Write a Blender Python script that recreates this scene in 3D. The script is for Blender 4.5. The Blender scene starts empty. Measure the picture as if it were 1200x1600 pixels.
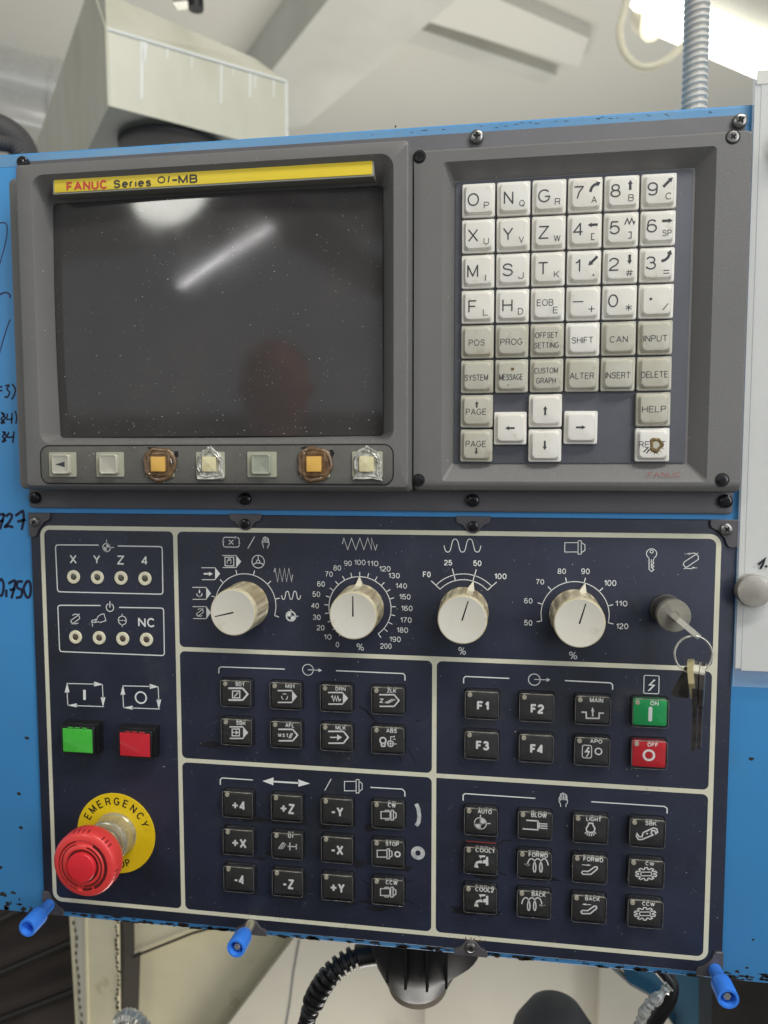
import bpy, bmesh, math, random
from mathutils import Vector, Matrix
random.seed(7)
S = 0.001                      # everything below is written in millimetres
sc = bpy.context.scene
COL = sc.collection
# ------------------------------------------------------------------ camera
FPX, RX, RY, RZ = 1134.5, 1.499, 0.0011, 0.144      # focal length in photo pixels, rotation
CAM = Vector((264.82, -398.99, 40.21))
ROT = (Matrix.Rotation(RZ, 3, 'Z') @ Matrix.Rotation(RY, 3, 'Y') @ Matrix.Rotation(RX, 3, 'X'))
cd = bpy.data.cameras.new('camera'); cam = bpy.data.objects.new('camera', cd); COL.objects.link(cam)
cam.location = CAM * S
cam.rotation_euler = ROT.to_euler('XYZ')
cd.sensor_fit = 'HORIZONTAL'; cd.sensor_width = 36; cd.lens = 36 * FPX / 1200
cd.clip_start = 0.01; cd.clip_end = 200
cd.dof.use_dof = True; cd.dof.focus_distance = 0.39; cd.dof.aperture_fstop = 12
sc.camera = cam
# ------------------------------------------------------------------ world, lamps, exposure
w = bpy.data.worlds.new('World'); sc.world = w; w.use_nodes = True
bg = w.node_tree.nodes['Background']
bg.inputs['Color'].default_value = (0.90, 0.95, 1.0, 1); bg.inputs['Strength'].default_value = 0.70
sc.view_settings.view_transform = 'Standard'; sc.view_settings.look = 'None'
sc.view_settings.exposure = 0; sc.view_settings.gamma = 1
def area(name, loc, size, energy, aim, color=(1, 1, 1), roll=None):
    l = bpy.data.lights.new(name, 'AREA'); l.shape = 'RECTANGLE'; l.size = size[0]*S; l.size_y = size[1]*S
    l.energy = energy; l.color = color
    o = bpy.data.objects.new(name, l); COL.objects.link(o); o.location = Vector(loc)*S
    d = (Vector(aim) - Vector(loc)).normalized()
    if roll is None:
        o.rotation_euler = d.to_track_quat('-Z', 'Y').to_euler()
    else:
        x = Vector(roll).normalized(); z = -d; y = z.cross(x).normalized(); x = y.cross(z).normalized()
        o.rotation_euler = Matrix((x, y, z)).transposed().to_euler()
    return o
def P(x, y, Y=0.0):            # photo pixel -> (X, Z) on the vertical plane at depth Y
    d = ROT @ Vector(((x-600)/FPX, -(y-800)/FPX, -1.0)); t = (Y-CAM.y)/d.y
    q = CAM + d*t; return (q.x, q.z)
def PZ(x, y, Z):               # photo pixel -> (X, Y) on the horizontal plane at height Z
    d = ROT @ Vector(((x-600)/FPX, -(y-800)/FPX, -1.0)); t = (Z-CAM.z)/d.z
    q = CAM + d*t; return (q.x, q.y)
area('low_frame_fill', (260, 170, -950), (500, 160), 4.6, (240, 330, -330), (1.0, 0.97, 0.9))  # added fill below the cabinet, brightens the machine frame; no real fitting
# overhead fluorescent row: one above and right of the panel (key), two behind the photographer
area('overhead_lamp', (1000, -900, 1700), (1300, 300), 31, (230, 0, 0), (1.0, 0.98, 0.93), (1, 0.2, 0))
area('side_fill', (1500, -1300, 500), (500, 1300), 12, (230, 0, -40), (0.95, 0.97, 1.0))  # added soft fill from the right, not a real fitting
area('tube_lamp', (-1100, -3455, 1300), (940, 36), 3.6, (-300, -600, 0), (1.0, 0.98, 0.98), (1298, 1176, 0))
area('near_lamp', (-1130, -2440, 1370), (480, 360), 7.5, (0, 0, 60), (1.0, 1.0, 0.92), (1, .4, 0)).data.shape = 'ELLIPSE'
area('ceiling_fill', (0, 3200, -300), (3500, 2500), 82, (0, 3201, 2300), (1.0, 0.98, 0.92))  # added upward fill hidden behind the cabinet to brighten the ceiling
# ------------------------------------------------------------------ materials
def lin(c):
    r = []
    for v in c:
        v = v/255.0; r.append(v/12.92 if v <= 0.04045 else ((v+0.055)/1.055)**2.4)
    return (r[0], r[1], r[2], 1)
M = {}
PEROBJ = ('key_white', 'key_grey', 'key_black', 'screw_black', 'screw_steel', 'knob_face', 'knob_side', 'sleeve_blue')   # wear differs from piece to piece
def mat(name, col, rough=0.5, metal=0.0, bump=0.0, bscale=900, var=0.0, vscale=25, vcol=None,
        speck=0.0, sscale=700, scol=(200, 198, 190), coat=0.0, trans=0.0, ior=1.45, spec=0.5,
        stain=0.0, stscale=30, stcol=(60, 45, 30), rvar=0.0, emit=None, estr=0.0, stretch=None):
    m = bpy.data.materials.new(name); m.use_nodes = True; nt = m.node_tree; N = nt.nodes; L = nt.links
    b = N['Principled BSDF']; b.inputs['Base Color'].default_value = lin(col)
    b.inputs['Roughness'].default_value = rough; b.inputs['Metallic'].default_value = metal
    b.inputs['IOR'].default_value = ior; b.inputs['Specular IOR Level'].default_value = spec
    b.inputs['Coat Weight'].default_value = coat; b.inputs['Coat Roughness'].default_value = 0.08
    b.inputs['Transmission Weight'].default_value = trans
    if emit: b.inputs['Emission Color'].default_value = lin(emit); b.inputs['Emission Strength'].default_value = estr
    tc = N.new('ShaderNodeTexCoord'); src = tc.outputs['Object']
    if name in PEROBJ:
        oi = N.new('ShaderNodeObjectInfo'); va = N.new('ShaderNodeVectorMath'); va.operation = 'ADD'; cm = N.new('ShaderNodeCombineXYZ')
        for k_ in range(3): L.new(oi.outputs['Random'], cm.inputs[k_])
        L.new(src, va.inputs[0]); L.new(cm.outputs[0], va.inputs[1]); src = va.outputs[0]
    if stretch:
        mp = N.new('ShaderNodeMapping'); mp.inputs['Scale'].default_value = stretch; L.new(src, mp.inputs['Vector']); src = mp.outputs['Vector']
    def noise(scale, detail=4, rg=0.6):
        n = N.new('ShaderNodeTexNoise'); n.inputs['Scale'].default_value = scale; n.inputs['Detail'].default_value = detail
        n.inputs['Roughness'].default_value = rg; L.new(src, n.inputs['Vector']); return n.outputs['Fac']
    def ramp(f, a, c):
        r = N.new('ShaderNodeMapRange'); r.inputs['From Min'].default_value = a; r.inputs['From Max'].default_value = c
        L.new(f, r.inputs['Value']); return r.outputs['Result']
    def mul(f, k):
        r = N.new('ShaderNodeMath'); r.operation = 'MULTIPLY'; L.new(f, r.inputs[0]); r.inputs[1].default_value = k; return r.outputs[0]
    cur = None
    def mix(f, c2):
        nonlocal cur
        x = N.new('ShaderNodeMix'); x.data_type = 'RGBA'; L.new(f, x.inputs[0])
        if cur is None: x.inputs[6].default_value = lin(col)
        else: L.new(cur, x.inputs[6])
        x.inputs[7].default_value = lin(c2); cur = x.outputs[2]
    if var > 0:
        mix(mul(ramp(noise(vscale, 6), 0.35, 0.7), var), vcol or tuple(max(0, c*0.6) for c in col))
    if stain > 0:
        mix(mul(ramp(noise(stscale, 8, 0.7), 0.58, 0.72), stain), stcol)
    if speck > 0:
        v = N.new('ShaderNodeTexVoronoi'); v.inputs['Scale'].default_value = sscale; L.new(src, v.inputs['Vector'])
        sep = N.new('ShaderNodeSeparateColor'); L.new(v.outputs['Color'], sep.inputs[0])
        sz = N.new('ShaderNodeMath'); sz.operation = 'MULTIPLY'; L.new(sep.outputs[1], sz.inputs[0]); sz.inputs[1].default_value = 0.17
        cmp_ = N.new('ShaderNodeMath'); cmp_.operation = 'LESS_THAN'; L.new(v.outputs['Distance'], cmp_.inputs[0]); L.new(sz.outputs[0], cmp_.inputs[1])
        cell = ramp(sep.outputs[0], 0.82, 0.9)
        mm = N.new('ShaderNodeMath'); mm.operation = 'MULTIPLY'; L.new(cmp_.outputs[0], mm.inputs[0]); L.new(cell, mm.inputs[1])
        mix(mul(mm.outputs[0], speck), scol)
    if cur is not None: L.new(cur, b.inputs['Base Color'])
    if rvar > 0:
        r = N.new('ShaderNodeMapRange'); r.inputs['To Min'].default_value = max(0.02, rough-rvar); r.inputs['To Max'].default_value = min(1, rough+rvar)
        r.inputs['From Min'].default_value = 0.3; r.inputs['From Max'].default_value = 0.7
        L.new(noise(vscale*2.3, 5), r.inputs['Value']); L.new(r.outputs['Result'], b.inputs['Roughness'])
    if bump > 0:
        bp = N.new('ShaderNodeBump'); bp.inputs['Strength'].default_value = bump; bp.inputs['Distance'].default_value = 0.0003
        L.new(noise(bscale, 3), bp.inputs['Height']); L.new(bp.outputs['Normal'], b.inputs['Normal'])
    M[name] = m; return m
mat('blue_paint', (70, 148, 210), 0.38, stain=0.35, stscale=13, stcol=(92, 140, 160), var=0.6, vscale=7, vcol=(72, 136, 184), bump=0.12, bscale=260, rvar=0.1, speck=0.35, sscale=160, scol=(190, 205, 215))
mat('navy_sheet', (42, 47, 65), 0.44, bump=0.35, bscale=1500, var=0.9, vscale=14, vcol=(30, 33, 42), speck=0.6, sscale=420, scol=(150, 152, 155), rvar=0.1, stain=0.7, stscale=22, stcol=(58, 60, 64))
mat('cream_line', (214, 213, 192), 0.45, var=0.35, vscale=50, vcol=(196, 190, 160), stain=0.35, stscale=70, stcol=(150, 132, 88))
mat('white_print', (226, 229, 226), 0.5)
mat('legend_white', (246, 247, 242), 0.5)
mat('bezel_grey', (112, 111, 109), 0.46, bump=0.5, bscale=1600, var=0.4, vscale=20, vcol=(100, 99, 97), speck=0.55, sscale=450, scol=(205, 203, 195))
mat('mount_grey', (96, 95, 99), 0.5, bump=0.4, bscale=1500, var=0.4, vscale=18, vcol=(74, 72, 72), speck=0.5, sscale=500)
mat('strip_grey', (100, 99, 94), 0.5, bump=0.5, bscale=1500, var=0.5, vscale=60, vcol=(72, 70, 64), speck=0.5, sscale=420)
mat('groove_dark', (26, 26, 26), 0.7)
mat('keypad_navy', (84, 86, 94), 0.55, bump=0.3, bscale=1500, var=0.3, vscale=30, speck=0.3)
mat('key_white', (226, 224, 217), 0.32, var=0.5, vscale=45, vcol=(212, 205, 186), stain=0.35, stscale=110, stcol=(150, 130, 90), coat=0.3)
mat('key_grey', (190, 188, 174), 0.34, var=0.6, vscale=45, vcol=(174, 168, 148), stain=0.4, stscale=110, stcol=(120, 105, 80), coat=0.25)
mat('key_ink', (62, 62, 66), 0.5)
mat('screen_glass', (60, 58, 58), 0.085, var=0.8, vcol=(72, 69, 67), speck=0.6, sscale=900, stain=0.35, stscale=9, stcol=(76, 72, 68), scol=(215, 215, 210), spec=0.55, rvar=0.03, vscale=12)
mat('yellow_plate', (226, 200, 52), 0.42, var=0.3, vscale=60, vcol=(212, 186, 50), bump=0.1)
mat('red_ink', (196, 70, 52), 0.5)
mat('dark_ink', (58, 58, 52), 0.5)
mat('nameplate_edge', (150, 150, 140), 0.5)
mat('soft_base', (168, 168, 148), 0.5, var=0.3, vscale=90)
mat('soft_cap', (186, 184, 170), 0.38, var=0.4, vscale=120, vcol=(165, 160, 140), coat=0.2)
mat('soft_cap_green', (160, 165, 148), 0.42, var=0.3, vscale=120, coat=0.1)
mat('amber_cap', (222, 176, 88), 0.4, var=0.3, vscale=150, vcol=(205, 155, 70))
mat('ivory_cap', (226, 218, 178), 0.45, var=0.6, vscale=260, vcol=(190, 175, 120), bump=0.5, bscale=300)
mat('brown_glue', (128, 102, 72), 0.2, var=0.9, vscale=220, vcol=(72, 50, 32), coat=0.7, bump=0.5, bscale=260)
mat('clear_glue', (214, 213, 204), 0.25, var=0.9, vscale=340, vcol=(96, 95, 88), coat=0.8, bump=1.0, bscale=330)
mat('screw_black', (34, 34, 38), 0.28, metal=0.4, var=0.3, vscale=300, coat=0.4)
mat('screw_steel', (150, 148, 145), 0.3, metal=0.85, var=0.5, vscale=300)
mat('slot_dark', (12, 12, 13), 0.8)
mat('bracket_grey', (98, 95, 98), 0.42, metal=0.25, var=0.4, vscale=80, stain=0.3, stscale=120, stcol=(70, 52, 40))
mat('knob_cream', (214, 209, 190), 0.36, var=0.3, vscale=70, vcol=(200, 192, 165), coat=0.25)
mat('knob_side', (212, 202, 172), 0.32, var=0.95, vscale=110, vcol=(140, 122, 86), coat=0.3, stretch=(1, .15, 1))
mat('knob_face', (216, 213, 203), 0.42, var=0.5, vscale=30, vcol=(200, 194, 170), stain=0.45, stscale=45, stcol=(158, 142, 100))
mat('knob_rim', (214, 204, 166), 0.38, var=0.6, vscale=150, vcol=(182, 166, 122))
mat('led_ring', (226, 221, 196), 0.42, var=0.3, vscale=140, vcol=(205, 196, 160))
mat('led_dark', (84, 84, 72), 0.2, coat=0.6)
mat('led_brown', (88, 76, 66), 0.2, coat=0.6)
m = bpy.data.materials.new('key_clear'); m.use_nodes = True; nt = m.node_tree; nt.nodes.clear(); M['key_clear'] = m
_o = nt.nodes.new('ShaderNodeOutputMaterial'); _m = nt.nodes.new('ShaderNodeMixShader'); _t = nt.nodes.new('ShaderNodeBsdfTransparent'); _g = nt.nodes.new('ShaderNodeBsdfGlossy'); _f = nt.nodes.new('ShaderNodeFresnel')
_g.inputs['Roughness'].default_value = 0.2; _f.inputs['IOR'].default_value = 1.5; _t.inputs['Color'].default_value = (1, 1, 1, 1)
_mm = nt.nodes.new('ShaderNodeMath'); _mm.operation = 'MULTIPLY'; _mm.inputs[1].default_value = 0.55; _mm.use_clamp = True
nt.links.new(_f.outputs[0], _mm.inputs[0]); nt.links.new(_mm.outputs[0], _m.inputs[0]); nt.links.new(_t.outputs[0], _m.inputs[1]); nt.links.new(_g.outputs[0], _m.inputs[2]); nt.links.new(_m.outputs[0], _o.inputs[0])
mat('key_black', (50, 50, 50), 0.45, var=0.5, vscale=200, vcol=(68, 68, 64), bump=0.2)
mat('edge_dust_glint', (186, 181, 164), 0.6, var=0.95, vscale=500, vcol=(46, 45, 42))
mat('legend_dim', (150, 146, 130), 0.6)
mat('cap_edge_glint', (146, 144, 136), 0.3, var=0.9, vscale=260, vcol=(50, 50, 48), coat=0.5)
mat('emblem_ink', (150, 92, 92), 0.6)
mat('key_green', (24, 172, 92), 0.4, var=0.2, vscale=160)
mat('key_red', (214, 30, 44), 0.4, var=0.2, vscale=160)
mat('lamp_dot', (205, 200, 180), 0.2, coat=0.6)
mat('button_black', (26, 26, 27), 0.3, var=0.4, vscale=160, speck=0.5, sscale=380, coat=0.4)
mat('lens_green', (74, 188, 66), 0.28, coat=0.5, var=0.2, vscale=160)
mat('lens_red', (204, 44, 56), 0.28, coat=0.5, var=0.2, vscale=160)
mat('estop_yellow', (228, 196, 24), 0.45, var=0.35, vscale=30, vcol=(205, 172, 20), stain=0.15, stscale=80)
mat('estop_red', (228, 70, 68), 0.36, var=0.3, vscale=40, vcol=(196, 40, 42), stain=0.35, stscale=60, stcol=(150, 44, 40), coat=0.1, speck=0.4, sscale=300, scol=(240, 170, 160))
mat('estop_disc', (228, 48, 58), 0.4, var=0.2, vscale=60)
mat('groove_red', (92, 18, 18), 0.7, var=0.5, vscale=200, vcol=(40, 10, 10))
mat('brass_dull', (206, 202, 180), 0.3, metal=0.6, var=0.6, vscale=90, vcol=(120, 112, 88), stain=0.4, stscale=120, stcol=(80, 70, 45), rvar=0.15)
mat('steel', (206, 203, 192), 0.26, metal=0.65, var=0.3, vscale=120, rvar=0.1)
mat('key_steel', (226, 222, 208), 0.22, metal=0.4)
mat('steel_brushed', (160, 157, 146), 0.34, metal=0.45, var=0.5, vscale=160, vcol=(140, 136, 126), stretch=(1, 1, 6))
mat('key_brass', (206, 194, 150), 0.3, metal=0.6, var=0.3, vscale=160)
mat('key_dark', (50, 47, 48), 0.28, metal=0.3, var=0.6, vscale=200, vcol=(104, 100, 92))
mat('sleeve_blue', (62, 134, 238), 0.36, var=0.4, vscale=60, vcol=(48, 112, 214), coat=0.2, stain=0.3, stscale=80, stcol=(34, 66, 120), bump=.1, bscale=200)
mat('sleeve_inside', (26, 60, 140), 0.5)
mat('ink_blue_black', (24, 28, 54), 0.5)
mat('ink_purple', (52, 40, 84), 0.5)
mat('paint_chip', (30, 27, 27), 0.7, var=0.6, vscale=300, vcol=(66, 56, 48), bump=0.6, bscale=400)
mat('marker_white', (205, 208, 205), 0.6, var=0.7, vscale=260, vcol=(120, 124, 128))
mat('soot', (24, 25, 32), 0.6)
mat('dust_white', (196, 194, 188), 0.8)
mat('paper', (224, 221, 212), 0.6, var=0.2, vscale=12)
mat('sleeve_clear', (200, 210, 218), 0.12, trans=0.0, coat=0.3)
mat('magnet', (184, 180, 170), 0.36, metal=0.5, var=0.5, vscale=110, rvar=0.12, stain=0.15, stscale=150)
mat('cream_machine', (210, 202, 172), 0.5, var=0.5, vscale=9, vcol=(176, 168, 136), stain=0.55, stscale=16, stcol=(118, 96, 58), bump=0.15, bscale=120)
mat('cream_cover', (210, 207, 190), 0.36, var=0.7, vscale=12, vcol=(190, 188, 166), stain=0.2, stscale=11, stcol=(150, 138, 100), bump=0.1, bscale=60, stretch=(1, 1, .4))
mat('drip_white', (226, 228, 220), 0.3)
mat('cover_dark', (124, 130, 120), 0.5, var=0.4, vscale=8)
mat('ceiling_paint', (200, 198, 188), 0.8, var=0.35, vscale=0.9, vcol=(188, 186, 178))
mat('beam_paint', (192, 191, 182), 0.8, var=0.3, vscale=1.5)
mat('duct_steel', (216, 216, 212), 0.26, metal=0.35, var=0.3, vscale=5, rvar=0.05)
mat('rubber_dark', (70, 68, 67), 0.6, var=0.4, vscale=20, bump=0.3, bscale=120)
mat('black_plastic', (24, 23, 24), 0.5, var=0.4, vscale=40, coat=0.0, bump=0.2, bscale=160)
mat('hose_black', (24, 23, 24), 0.42, coat=0.1, var=0.3, vscale=90)
mat('conduit_grey', (200, 196, 186), 0.4, coat=0.2)
mat('cable_cream', (228, 222, 196), 0.5)
mat('diffuser_lit', (255, 255, 250), 0.5, emit=(255, 252, 240), estr=3.2)
mat('floor_dark', (70, 63, 59), 0.6, var=0.6, vscale=6, vcol=(60, 52, 48), stain=0.4, stscale=12, stcol=(40, 34, 32), bump=0.3, bscale=90)
mat('rod_dark', (58, 54, 50), 0.35, metal=0.3, var=0.5, vscale=30)
mat('sheet_grey', (190, 184, 168), 0.5, var=0.5, vscale=6, vcol=(160, 154, 140), stain=0.3, stscale=14, stcol=(110, 100, 84))
mat('teal_panel', (44, 98, 126), 0.5, var=0.4, vscale=12)
mat('knurled', (196, 180, 160), 0.35, metal=0.6, var=0.3, vscale=60)
mat('skin', (222, 144, 124), 0.5)
mat('shirt', (150, 140, 138), 0.8)
mat('hair', (80, 64, 56), 0.7)

# ------------------------------------------------------------------ object helpers
ORG = {}
def put(o, org, parent):
    COL.objects.link(o); ORG[o.name] = Vector(org)
    if parent is not None:
        o.parent = parent; o.location = (Vector(org) - ORG[parent.name])*S
    else: o.location = Vector(org)*S
def tag(o, label, cat, group=None):
    o['label'] = label; o['category'] = cat
    if group: o['group'] = group
    return o
def empty(name, org, label, cat, group=None):
    o = bpy.data.objects.new(name, None); o.empty_display_size = 0.01; put(o, org, None); return tag(o, label, cat, group)
def mk(name, V, F, m, parent=None, org=None, smooth=30, label=None, mi=None):
    if org is None:
        org = [ (min(v[i] for v in V)+max(v[i] for v in V))/2 for i in range(3) ]
    me = bpy.data.meshes.new(name)
    me.from_pydata([((v[0]-org[0])*S, (v[1]-org[1])*S, (v[2]-org[2])*S) for v in V], [], F)
    ms = m if isinstance(m, (list, tuple)) else [m]
    for x in ms: me.materials.append(M[x])
    if mi:
        for p, i in zip(me.polygons, mi): p.material_index = i
    me.validate(); 
    bm = bmesh.new(); bm.from_mesh(me); bmesh.ops.recalc_face_normals(bm, faces=bm.faces); bm.to_mesh(me); bm.free()
    if smooth:
        for p in me.polygons: p.use_smooth = True
        me.set_sharp_from_angle(angle=math.radians(smooth))
    o = bpy.data.objects.new(name, me); put(o, org, parent)
    if label: o['label'] = label
    return o
def flat(name, V, F, m, parent=None, org=None, label=None):       # sheet facing the camera (-Y)
    if org is None: org = [ (min(v[i] for v in V)+max(v[i] for v in V))/2 for i in range(3) ]
    me = bpy.data.meshes.new(name)
    me.from_pydata([((v[0]-org[0])*S, (v[1]-org[1])*S, (v[2]-org[2])*S) for v in V], [], F)
    me.materials.append(M[m]); me.update()
    bm = bmesh.new(); bm.from_mesh(me)
    for f in bm.faces:
        if f.normal.y > 0: f.normal_flip()
    bm.to_mesh(me); bm.free()
    o = bpy.data.objects.new(name, me); put(o, org, parent)
    if label: o['label'] = label
    return o
def copy_obj(o, org, parent, name=None):
    c = o.copy()
    if name: c.name = name
    put(c, org, parent); return c
def rr(x0, x1, z0, z1, r, n=5, y=0.0):           # rounded rectangle ring
    pts = []
    r = max(0.02, min(r, (x1-x0)/2-0.01, (z1-z0)/2-0.01))
    for cx, cz, a0 in ((x1-r, z1-r, 0), (x0+r, z1-r, 90), (x0+r, z0+r, 180), (x1-r, z0+r, 270)):
        for k in range(n+1):
            a = math.radians(a0 + 90*k/n); pts.append((cx+r*math.cos(a), y, cz+r*math.sin(a)))
    return pts
def loft(rings, cap0=False, cap1=True):
    V = []; F = []; n = len(rings[0])
    for r in rings: V += r
    for i in range(len(rings)-1):
        for k in range(n):
            a = i*n+k; b = i*n+(k+1) % n; F.append((a, b, b+n, a+n))
    if cap0: F.append(tuple(range(n))[::-1])
    if cap1: F.append(tuple(range((len(rings)-1)*n, len(rings)*n)))
    return V, F
def slab(x0, x1, z0, z1, yb, yf, r=1.0, bev=0.3, n=5, steps=3, cap0=True):   # rounded slab with rounded front edge
    R = [rr(x0, x1, z0, z1, r, n, yb)]
    for k in range(steps+1):
        a = math.pi/2*k/steps; i = bev*(1-math.cos(a)); y = yf+bev*(1-math.sin(a))
        R.append(rr(x0+i, x1-i, z0+i, z1-i, max(r-i, 0.05), n, y))
    return loft(R, cap0, True)
def lathe(prof, org, n=40, axis='Y', mod=None, cap0=True, cap1=True):        # prof: (r, h) h measured toward the viewer
    R = []
    for j, (r, h) in enumerate(prof):
        ring = []
        for k in range(n):
            a = 2*math.pi*k/n; q = r*(mod(a, j) if mod else 1)
            if axis == 'Y': ring.append((org[0]+q*math.cos(a), org[1]-h, org[2]+q*math.sin(a)))
            elif axis == 'Z': ring.append((org[0]+q*math.cos(a), org[1]+q*math.sin(a), org[2]+h))
        R.append(ring)
    return loft(R, cap0, cap1)
def join(*vf):
    V = []; F = []
    for v, f in vf:
        o = len(V); V += list(v); F += [tuple(i+o for i in q) for q in f]
    return V, F
def tube(path, rad, n=14, caps=True):
    path = [Vector(p) for p in path]; R = []
    up = None
    for i, p in enumerate(path):
        t = (path[min(i+1, len(path)-1)] - path[max(i-1, 0)]).normalized()
        if up is None: up = t.orthogonal().normalized()
        up = (up - t*up.dot(t)).normalized(); s = t.cross(up)
        r = rad(i) if callable(rad) else rad
        R.append([tuple(p + (up*math.cos(2*math.pi*k/n) + s*math.sin(2*math.pi*k/n))*r) for k in range(n)])
    return loft(R, caps, caps)
def spline(pts, n=8):
    pts = [Vector(p) for p in pts]; out = []
    for i in range(len(pts)-1):
        p0 = pts[max(i-1, 0)]; p1 = pts[i]; p2 = pts[i+1]; p3 = pts[min(i+2, len(pts)-1)]
        for k in range(n):
            t = k/n
            out.append(0.5*((2*p1)+(p2-p0)*t+(2*p0-5*p1+4*p2-p3)*t*t+(3*p1-p0-3*p2+p3)*t**3))
    out.append(pts[-1]); return out
def ribbon(pl, wd, y, closed=False):              # flat stroke of printed ink, pl in (X,Z) mm
    pl = [Vector((p[0], p[1])) for p in pl]
    if closed and (pl[0]-pl[-1]).length < 1e-4: pl = pl[:-1]
    n = len(pl); V = []; F = []
    for i in range(n):
        a = pl[(i-1) % n] if (closed or i > 0) else pl[i]; b = pl[(i+1) % n] if (closed or i < n-1) else pl[i]
        d1 = (pl[i]-a); d2 = (b-pl[i])
        if d1.length < 1e-6: d1 = d2
        if d2.length < 1e-6: d2 = d1
        d1 = d1.normalized(); d2 = d2.normalized(); t = d1+d2
        t = t.normalized() if t.length > 1e-3 else d1
        nn = Vector((-t.y, t.x)); k = max(0.45, abs(nn.dot(Vector((-d1.y, d1.x)))))
        o = nn*(wd/2/k); V += [(pl[i].x+o.x, y, pl[i].y+o.y), (pl[i].x-o.x, y, pl[i].y-o.y)]
    m = n if closed else n-1
    for i in range(m):
        j = (i+1) % n; F.append((2*i, 2*i+1, 2*j+1, 2*j))
    return V, F
def arc(cx, cz, r, a0, a1, n=24, rz=None):
    rz = rz or r
    return [(cx+r*math.cos(math.radians(a0+(a1-a0)*k/n)), cz+rz*math.sin(math.radians(a0+(a1-a0)*k/n))) for k in range(n+1)]
def poly(pl, y): return [(p[0], y, p[1]) for p in pl], [tuple(range(len(pl)))]
def disc(cx, cz, r, y, n=24): return poly(arc(cx, cz, r, 0, 360, n)[:-1], y)
def ringf(cx, cz, r0, r1, y, n=36): return ribbon(arc(cx, cz, (r0+r1)/2, 0, 360, n)[:-1], r1-r0, y, True)
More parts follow.
